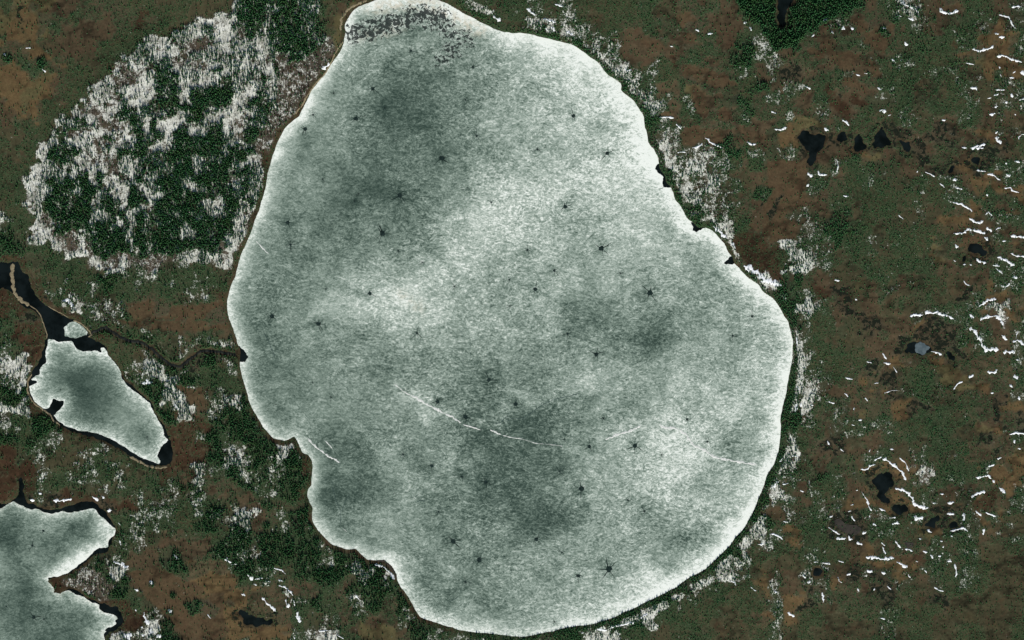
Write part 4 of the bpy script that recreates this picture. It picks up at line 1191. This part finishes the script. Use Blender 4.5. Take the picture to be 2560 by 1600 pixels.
# ------------------------------------------------------------------ snow drifts left in the bog: (width, line) in tile pixels
DR = {
'D': "30:1250,0 1300,50 1370,70 1420,120|22:1620,70 1640,100 1710,130 1800,100|18:1220,145 1260,160|20:1320,170 1380,190|18:2300,65 2390,60|18:2140,315 2180,320|25:2180,350 2240,350|12:2180,140 2270,160 2310,230 2340,270|20:1930,465 2000,480 2090,460 2130,430|20:2160,530 2250,525 2290,560 2400,590|28:1290,400 1320,430|10:1870,595 1950,610|25:2380,680 2450,705|16:2310,690 2340,670|15:2180,630 2190,650|15:2190,700 2210,730|15:2280,730 2330,735|15:1910,830 1960,830 1975,855|14:2150,850 2240,850|12:2040,803 2070,805|12:2070,930 2110,925|12:2130,900 2180,885|25:2300,880 2310,920|15:2370,950 2440,925|26:2240,965 2265,960|22:2090,1080 2150,1070|28:2330,1080 2345,1090|16:2140,1015 2170,1005|24:1050,1050 1080,1035 1115,1060|24:1130,1100 1160,1080|20:700,1120 730,1150 765,1185|15:2145,1260 2175,1240|28:2160,1290 2170,1330 2200,1360|12:2370,1320 2370,1290 2400,1270 2430,1270|12:1830,1390 1880,1400|22:1910,1400 2060,1360|24:1960,1400 2040,1400|22:1640,1130 1680,1140|16:60,1220 120,1230 180,1200|20:350,810 400,840|16:30,1050 80,1080|22:410,350 440,320|22:520,200 570,170|28:700,280 720,240|16:780,265 815,280|16:600,290 620,320|10:1070,265 1120,270|14:1030,825 1070,850|12:910,690 940,695|12:830,700 870,715|20:530,1210 570,1240|12:1160,560 1200,580",
'H': "16:650,0 660,50 650,120|22:370,120 420,160|18:470,100 480,140 560,140|26:375,240|14:1400,120 1415,100|16:1970,95 2060,110|18:2070,135 2130,145 2200,195|14:2245,130 2275,155 2290,140|14:2230,265 2290,262 2310,290 2370,310|20:1745,195 1790,180|14:1830,180|12:1760,260 1840,275|12:1480,110 1580,155|10:1620,220 1670,260|24:2060,320 2080,340|16:1740,400 1820,415 1890,450 1930,490|18:1900,550 1950,580 2000,600 2035,570|14:2050,520 2080,490 2120,530|20:1750,690 1830,695 1890,660 1960,665 2050,695|22:2040,730 2080,755|20:2065,630 2110,680|18:2150,660 2200,635|16:2290,715 2430,730|12:1765,795 1780,825 1800,810|14:1810,860|14:2210,770 2250,765|10:2150,785 2180,785|16:2290,880 2350,910 2430,912|18:2165,920 2220,935 2330,1000|18:1965,930 2000,960 2060,975|14:1750,945 1775,960|12:1840,990 1870,985|14:1905,985 1930,995|14:2125,995 2190,1000|16:2150,1020 2220,1075|20:2310,1110 2360,1110|12:1845,1140 1870,1175 1910,1185|10:1960,1140 1985,1130|10:2070,1140 2095,1165|22:2200,1190 2240,1200 2290,1165|20:1990,1385 2040,1355 2070,1325 2160,1315|18:2170,1395 2200,1415|22:1340,1480 1380,1460 1460,1465|26:1480,1440 1560,1445 1600,1430 1640,1465 1700,1470 1760,1505|24:2000,1515 2080,1475 2160,1475 2210,1515|20:1900,1460 1950,1490|12:1850,1440 1880,1440|10:710,335 760,345|10:790,360 820,380|10:1230,520 1280,560|24:620,1140 680,1140|16:710,1195|14:820,1310 845,1325|12:940,1385 960,1395|22:570,495|44:-10,1150 60,1160 130,1190|26:2240,30 2260,45|20:2330,10 2380,20",
'L': "20:2195,0 2230,70|28:1900,85 1950,95 1980,150 2010,190 2020,240 2060,280 2180,280|22:2200,140 2260,185|20:2315,210 2360,190 2430,240|12:2340,180 2360,100|24:2220,300 2330,310|24:2070,490 2130,500 2170,470|22:1890,550 1940,520|10:1750,660 1790,600 1840,580|24:2330,510 2350,560|16:2280,610 2310,640|20:2100,690 2130,690|24:2370,720 2370,760|14:2380,790|14:2340,375 2390,385|16:1540,300 1600,305 1640,330|16:1090,405 1160,415|10:930,390 980,410|10:1180,440 1220,500|12:1080,310 1120,370|10:1260,385 1290,395|12:1310,435 1340,440|20:1500,470|10:1000,600 1045,595|10:1090,695 1100,690 1170,665 1230,665|10:720,690 760,730|12:880,715 900,720|12:920,730 945,765|14:570,770 630,785|14:400,800 430,810|14:810,825 810,850|22:850,945 890,945|16:2280,1080 2340,1065 2430,1075|20:2320,1130 2335,1165|18:2320,1220|14:2360,1210 2390,1220|16:1960,1490 2030,1480 2080,1465 2110,1500|20:2080,1390 2140,1360|14:2160,1310 2210,1300|14:870,1415 940,1410 960,1375 1020,1365|16:1000,1330 1070,1290|26:1090,1300 1160,1355 1230,1400 1280,1450 1300,1515|10:1240,1300 1300,1350 1330,1430|12:950,1250 975,1215|10:1030,1235 1060,1230|12:1150,1220 1190,1225|12:580,1180 560,1140|10:680,1215 720,1250|14:220,1280 280,1290|20:100,1340 150,1300|10:390,1300 420,1305|12:2290,1380 2290,1410|22:260,620 300,660|22:265,780 260,870|16:320,780 310,820|12:400,700 435,690|18:270,160 280,300|14:790,990 820,995|10:730,545 800,560",
'P': "25:30,80 100,10|10:300,100 340,110|12:370,130 400,130|10:135,40 200,30|16:830,100 850,95|14:880,110 910,150 940,200 950,250 980,290|10:960,330 965,380|26:1205,75 1280,90 1340,140 1365,190 1370,220 1430,250 1480,270 1515,260|26:1375,340 1400,370 1470,355|22:1170,415 1210,405 1245,415|28:990,410 1030,430|18:780,240 810,225|16:790,340 820,390|14:755,298 785,290|18:580,360 615,330|14:570,445 620,480 680,515|20:640,555 740,548|14:760,520 770,560 800,560|24:890,510 930,490|16:960,470|12:530,415 550,400|22:830,595 890,610|14:1050,265 1110,295|14:1140,360 1210,350|20:1075,465|20:1550,220 1585,220|20:1690,215 1765,210|14:1620,130 1665,135|12:1770,50 1790,50|16:1840,95|22:1920,160 1980,120 2055,110|20:2180,70 2250,125|16:2120,0 2140,30|18:1690,320 1760,320|18:1850,310 1850,390|18:1955,290 2015,340|14:2055,305 2155,345|14:1720,480 1780,470 1850,450 1890,485|16:1500,470 1550,495|18:1420,550 1455,555|22:1730,520 1745,545|12:1665,440 1670,470|14:2040,460 2030,520|10:1910,530 1920,550|14:1625,575 1650,578|14:1660,620 1650,640|20:1195,570 1220,600 1260,640|14:1070,590 1105,625|14:1080,630 1110,700|16:1290,650 1330,655 1370,675|16:1460,670 1510,685|24:1530,710 1560,740|12:1605,720 1640,715|24:925,730 1000,730 1080,745 1190,735|20:1215,770 1260,800 1320,825|14:510,780 590,795|12:430,775 475,775|10:660,760 720,780|18:1690,765 1735,770|16:1765,790 1775,870 1770,920|16:1395,765 1420,770|14:1450,810 1470,815|16:1475,850 1500,880|20:930,850 990,870|24:1070,870 1110,885|16:1320,890 1345,925|12:1380,970 1390,985|10:270,840 300,860|24:320,900 360,920|24:370,965 400,960|18:540,870|14:660,910 670,950 700,970|14:740,900 780,880|20:1030,990|10:1120,1000 1165,1035|14:1000,1045 1010,1020|12:840,1020 860,1055|12:1185,1100 1190,1125|12:920,1140 940,1145|16:510,1060 525,1100 520,1160|14:480,1150|18:60,1050 90,1060|12:1570,1010 1610,1040 1660,1050|14:1940,970|18:180,1250 210,1265 250,1290|12:1060,1305 1110,1315|18:1160,1380|14:1060,1340|14:10,510 60,510 110,535 140,565|12:140,390 200,400",
'M': "35:1360,1250 1370,1300 1410,1370|34:1430,1400 1430,1460|34:1350,1470|24:1340,1390|40:1150,1480 1200,1460 1240,1500|26:1470,1480 1530,1470|16:1960,1270 1995,1310|20:1590,1220 1620,1250|14:1280,1220 1290,1240|18:1270,1030 1310,1050|18:1410,960 1450,975|10:1480,980 1500,980|38:1070,770 1160,800 1200,840|26:2120,750 2190,780|20:2030,700|12:2180,800 2240,790|20:2280,1075 2320,1090|24:2390,980 2430,990|22:2340,890 2390,950|30:500,190 560,200 680,180|26:280,180 330,190|20:360,120 400,130|18:870,150 930,200|14:960,150 990,170|24:1010,285 1060,290|14:1120,400 1140,430|16:1130,560 1140,620|20:1640,700 1690,750",
'N': "22:60,1110 100,1160 150,1200 190,1240|16:-10,940 70,925|18:80,950 140,960|18:210,1000 270,1010 320,1050 350,1090|14:210,940 260,960|24:280,1130 310,1210|14:350,1130 370,1190|28:390,1240 410,1350|16:350,1470 370,1500|12:590,1430 720,1420|12:160,830 240,850 280,890|16:930,1090 980,1130|18:1120,800 1200,810|20:1200,820 1270,880 1310,940|12:760,1460 830,1500",
'A': "22:310,110|16:240,455 295,455|20:400,650 430,680|16:490,300|14:510,225|14:510,160|16:640,160|14:35,505 60,525",
'G': "48:2190,1000 2260,1030 2330,1080 2419,1160|26:2080,780 2110,840|26:1900,620 2030,740",
'B': "30:620,650 700,610|24:2240,150 2310,200|20:2380,200",
'E': "24:580,1330 640,1330 700,1390",
'C': "18:290,180 420,210|20:310,260 340,290|28:500,300 580,330|24:370,250 410,290|12:400,40 490,65|18:140,80 220,150|16:1390,1110 1460,1105 1530,1115|14:1550,1170 1600,1220|14:1820,1300 1900,1360 1990,1395|12:2220,1340 2260,1365 2310,1360|16:1700,1400 1780,1380 1795,1350|14:1730,280 1770,295|16:1850,320 1900,315|12:1490,430 1520,445|12:1060,640 1090,670 1130,660|24:2200,215|16:2240,250 2265,290|14:1560,1440 1640,1440",
'O': "20:800,1410 900,1420|22:920,1400 1060,1360 1150,1345|18:1200,1310 1280,1260|12:2060,955 2100,965 2120,1000|14:2320,610 2380,600|10:2250,1010 2310,1050|14:650,1450 680,1440",
'I': "22:1340,600 1450,580|24:1640,780 1700,850|20:1380,560 1420,600",
}
items = []
for t, s in DR.items():
    for q in s.split('|'):
        w, pts = q.split(':')
        pl = [tuple(map(float, a.split(','))) for a in pts.split()]
        pl = T(t, pl)
        ln = sum(math.dist(a, b) for a, b in zip(pl[:-1], pl[1:])) + float(w) * Z
        items.append((ln * float(w), ln, float(w) * Z, pl))
items.sort(key=lambda a: -a[0])
items = items[:298]
PLACES = [((2330, 60), 'top right bog'), ((2100, 90), 'bog below the top forest'), ((2480, 230), 'bog at the upper right edge'), ((2200, 290), 'bog above the black pools'),
          ((2450, 370), 'bog right of the black pools'), ((2070, 440), 'bog near the largest black pool'), ((2480, 560), 'upper bog above the jagged pool'),
          ((2380, 640), 'bog round the jagged pool'), ((2490, 690), 'right edge below the jagged pool'), ((2330, 790), 'bog above the pool with grey ice'),
          ((2480, 860), 'bog right of the pool with grey ice'), ((2150, 920), 'middle bog right of the lake'), ((2500, 960), 'right edge bog'), ((2000, 990), 'bog beside the right shore'),
          ((2200, 1170), 'above the long blue black pool'), ((2300, 1230), 'right of the long blue black pool'), ((2430, 1250), 'lower right bog near the edge'),
          ((2120, 1310), 'bog round the mud flat'), ((2230, 1400), 'bog below the mud flat'), ((2390, 1400), 'bog below the lower black pools'), ((2040, 1450), 'bog at the bottom right of the lake'),
          ((2160, 1520), 'bottom right bog'), ((360, 1580), 'land right of the lower left lake'), ((560, 1400), 'ochre bog at the lower left'), ((150, 1250), 'shore above the lower left lake'),
          ((280, 1400), 'point in the lower left lake'), ((720, 1500), 'bog below the great lake left end'), ((970, 1430), 'lower left shore of the great lake'), ((100, 100), 'upper left brown bog'),
          ((1860, 660), 'right shore at the stream mouth'), ((1370, 60), 'bank above the top right shore'), ((1720, 350), 'bog beside the upper right shore'), ((1850, 80), 'bog left of the top forest'),
          ((820, 160), 'upper left shore'), ((160, 750), 'marsh edge at the left'), ((1560, 1560), 'bank below the bottom shore'), ((1850, 1400), 'bog below the lower right shore'), ((400, 980), 'land between the two left lakes')]
groups = {}
for i, (sc, ln, w, pl) in enumerate(items):
    cx = sum(p[0] for p in pl) / len(pl)
    cy = sum(p[1] for p in pl) / len(pl)
    place = min(PLACES, key=lambda a: math.dist(a[0], (cx, cy)))[1]
    if ln < 13:
        shape = 'small dot of'
    else:
        chord = math.dist(pl[0], pl[-1]) / max(ln - w, 1)
        bent = 'curved' if (chord < .93 and len(pl) > 2) else 'straight'
        size = 'long' if ln > 55 else 'short' if ln < 26 else 'medium'
        dx, dy = pl[-1][0] - pl[0][0], pl[-1][1] - pl[0][1]
        if dx < 0:
            dx, dy = -dx, -dy
        ang = math.degrees(math.atan2(dy, max(dx, 1e-3)))
        dr = 'level' if abs(ang) < 18 else 'upright' if abs(ang) > 65 else ('falling' if ang > 0 else 'rising')
        shape = f'{size} {bent} {dr}'
    groups.setdefault((shape, place), []).append((cx, i))
labels = {}
for (shape, place), lst in groups.items():
    lst.sort()
    for k, (cx, i) in enumerate(lst):
        pre = '' if len(lst) == 1 else (', leftmost' if k == 0 else f', {ORD[min(k, 8)]} from left')
        if shape.startswith('small dot'):
            labels[i] = f'small white dot of snow{pre}, {place}'
        else:
            labels[i] = f'{shape} snow drift{pre}, {place}'
for i, (sc, ln, w, pl) in enumerate(items):
    o = ribbon('snow_drift', pl, w * .95, .35, M_SNOW, 2000 + i, .9, ragged=.8, gaps=True, step=1.6)
    tag(o, labels[i], 'snow drift', 'white snow drifts lying in the bog')


# ------------------------------------------------------------------ trees
def tiers(spec, pts, seed, hgt):
    """spruce crown of jagged cones: spec = [(z0, z1, radius)]"""
    rr = np.random.default_rng(seed)
    vs, fs = [], []
    for z0, z1, r in spec:
        b = len(vs)
        vs.append((rr.uniform(-.04, .04), rr.uniform(-.04, .04), z1 * hgt))
        m = pts * 2
        a0 = rr.uniform(0, 6.28)
        for k in range(m):
            a = a0 + k * 6.2832 / m
            q = r * (rr.uniform(.85, 1.15) if k % 2 == 0 else rr.uniform(.45, .62))
            vs.append((math.cos(a) * q, math.sin(a) * q, (z0 + rr.uniform(-.02, .02) + (0.03 if k % 2 else 0)) * hgt))
        for k in range(m):
            fs.append((b, b + 1 + k, b + 1 + (k + 1) % m))
    return np.array(vs, float), np.array(fs, int)


def scatter(name, protos, X, Y, S, H, mat, label, cat, group=None):
    """many small plants as one object (they cannot be counted)"""
    vall, fall = [], []
    off = 0
    Zg = ground_z(X, Y)
    which = RNG.integers(0, len(protos), len(X))
    for k, (v, f) in enumerate(protos):
        s = which == k
        n = int(s.sum())
        if not n:
            continue
        a = RNG.uniform(0, 6.283, n)
        ca, sa = np.cos(a)[:, None], np.sin(a)[:, None]
        sx = S[s][:, None]
        vx = (v[None, :, 0] * ca - v[None, :, 1] * sa) * sx + (X[s] - 1280)[:, None]
        vy = (v[None, :, 0] * sa + v[None, :, 1] * ca) * sx + (800 - Y[s])[:, None]
        vz = v[None, :, 2] * H[s][:, None] + (Zg[s] - .2)[:, None]
        vv = np.stack([vx, vy, vz], -1).reshape(-1, 3)
        ff = (f[None] + (np.arange(n) * len(v))[:, None, None]).reshape(-1, 3) + off
        vall.append(vv)
        fall.append(ff)
        off += len(vv)
    me = fast_mesh(name, np.concatenate(vall), np.concatenate(fall))
    return tag(link(name, me, mat), label, cat, group, 'stuff')


def candidates(step, seed):
    r = np.random.default_rng(seed)
    xs = np.arange(-60, 2620, step)
    ys = np.arange(-60, 1660, step)
    XX, YY = np.meshgrid(xs, ys)
    XX = XX.ravel() + r.uniform(-.5, .5, XX.size) * step * 1.1
    YY = YY.ravel() + r.uniform(-.5, .5, YY.size) * step * 1.1
    return XX, YY, r


proto_t = [tiers([(.12, .62, 1.0), (.40, .85, .72), (.62, 1.0, .45)], 5, 300 + k, 1.0) for k in range(4)]
proto_s = [tiers([(.0, 1.0, 1.0)], 4, 340 + k, 1.0) for k in range(3)]
X, Y, r_ = candidates(3.7, 21)
VV, dww, dgg = survey(X, Y)
cl = .55 * fbm(X * 1.35, Y * .75, 34, 101, 3) + .45 * fbm(X * 1.4, Y * .7, 11, 103, 2)
prob = np.clip(1.05 * (VV[:, 0] * .98 + .08 + 3.3 * (cl - .5) * sstep(.05, .3, VV[:, 0])) * .8, 0, .92) * (dww > 2.5)
ok = r_.random(len(X)) < prob
TX, TY, TV = X[ok], Y[ok], VV[ok]
tall = np.clip(.75 + .5 * TV[:, 0], .6, 1.3)
TS = r_.uniform(1.3, 2.4, len(TX)) * (.8 + .25 * TV[:, 0])
TH = r_.uniform(6.0, 12.5, len(TX)) * tall * np.where((TX > 1080) & ~((TX > 1800) & (TY < 220)), .68, 1)
# the 300 biggest trees in the frame stand as trees of their own
inframe = (TX > 6) & (TX < 2554) & (TY > 6) & (TY < 1594)
score = np.where(inframe, TS * TH, 0)
big = np.argsort(-score)[:300]
bigmask = np.zeros(len(TX), bool)
bigmask[big] = True
rest = ~bigmask
scatter('conifer_forest', proto_t, TX[rest], TY[rest], TS[rest], TH[rest], M_TREE,
        'dark green conifer forest and shore woods seen from above', 'forest')


def mesh_from(name, v, f):
    return fast_mesh(name, v, f)


crown_meshes = []
for k in range(5):
    v, f = tiers([(.10, .50, 1.0), (.28, .68, .82), (.46, .84, .60), (.64, 1.0, .38)], 7, 400 + k, 1.0)
    crown_meshes.append(mesh_from('crown', v, f))
tv, tf = [], []
for k in range(6):
    a = k * 1.0472
    tv.append((math.cos(a) * .08, math.sin(a) * .08, -.05))
    tv.append((math.cos(a) * .03, math.sin(a) * .03, .95))
for k in range(6):
    a, b, c, d = 2 * k, 2 * ((k + 1) % 6), 2 * ((k + 1) % 6) + 1, 2 * k + 1
    tf += [(a, b, c), (a, c, d)]
trunk_mesh = mesh_from('trunk', np.array(tv), np.array(tf))
for m_ in crown_meshes:
    m_.materials.append(M_TREE)
trunk_mesh.materials.append(M_TRUNK)
ZONES = [
 (lambda x, y: x < 860 and y < 250 and x > 560, 'tall dark green conifer in the dense wood left of the top bay'),
 (lambda x, y: x < 700 and y < 460, 'tall dark green conifer in the snowy upper wood at the left'),
 (lambda x, y: x < 640 and y < 700, 'tall dark green conifer in the dense lower part of the snowy wood'),
 (lambda x, y: x < 760 and y < 1240, 'tall dark green conifer between the small lake and great lake'),
 (lambda x, y: x < 1120 and y >= 1200, 'tall dark green conifer behind the lower left shore of the great lake'),
 (lambda x, y: y > 1300, 'tall dark green conifer in the belt along the bottom shore'),
 (lambda x, y: x > 1850 and y < 180, 'tall dark green conifer in the dark wood at the top right'),
 (lambda x, y: y < 420, 'tall dark green conifer in the belt along the upper right shore'),
 (lambda x, y: True, 'tall dark green conifer in the belt along the right shore'),
]
for q, i in enumerate(big):
    x, y = float(TX[i]), float(TY[i])
    gz = float(ground_z(np.array([x]), np.array([y]))[0]) - .2
    e = bpy.data.objects.new('conifer_tree', None)
    e.empty_display_size = 1
    e.location = (x - 1280, 800 - y, gz)
    e.rotation_euler = (0, 0, float(r_.uniform(0, 6.28)))
    COL.objects.link(e)
    lab = next(l for fn, l in ZONES if fn(x, y))
    tag(e, lab, 'tree', 'tall ' + lab[5:].replace('conifer', 'conifers'))
    c = link('crown', crown_meshes[q % 5], parent=e)
    c.scale = (TS[i] * 1.25, TS[i] * 1.25, TH[i] * 1.1)
    t = link('trunk', trunk_mesh, parent=e)
    t.scale = (TS[i] * 1.2, TS[i] * 1.2, TH[i])

# stunted bog pines and shrubs
X, Y, r_ = candidates(4.4, 22)
VV, dww, dgg = survey(X, Y)
fl2 = fbm(X + 40, Y * 1.25, 62, 71, 4)
flt = sstep(.59 - .26 * VV[:, 5], .65 - .26 * VV[:, 5], fl2)
cl = fbm(X, Y, 15, 102, 3)
prob = np.clip(VV[:, 1] * (1 - .85 * flt) * (.35 + 2.2 * (cl - .42)), 0, .8) * (dww > 2)
ok = r_.random(len(X)) < prob
scatter('bog_pines', proto_s, X[ok], Y[ok], r_.uniform(.9, 1.9, ok.sum()), r_.uniform(1.2, 3.4, ok.sum()), M_SHRUB,
        'stunted green pines and shrubs scattered over the bog', 'shrubs')
X, Y, r_ = candidates(4.0, 23)
VV, dww, dgg = survey(X, Y)
prob = np.clip(VV[:, 4] * .75, 0, .8) * (dww > 2)
ok = r_.random(len(X)) < prob
proto_b = [tiers([(.1, 1.0, 1.0)], 3, 360 + k, 1.0) for k in range(3)]
scatter('bare_birches', proto_b, X[ok], Y[ok], r_.uniform(.35, .75, ok.sum()), r_.uniform(5.0, 10.0, ok.sum()) * np.where(X[ok] > 950, .4, 1), M_BARE,
        'grey brown leafless birches standing in snow round the wood', 'bare trees')
print('trees', len(TX), 'birch', int(ok.sum()), 'drifts', len(items))
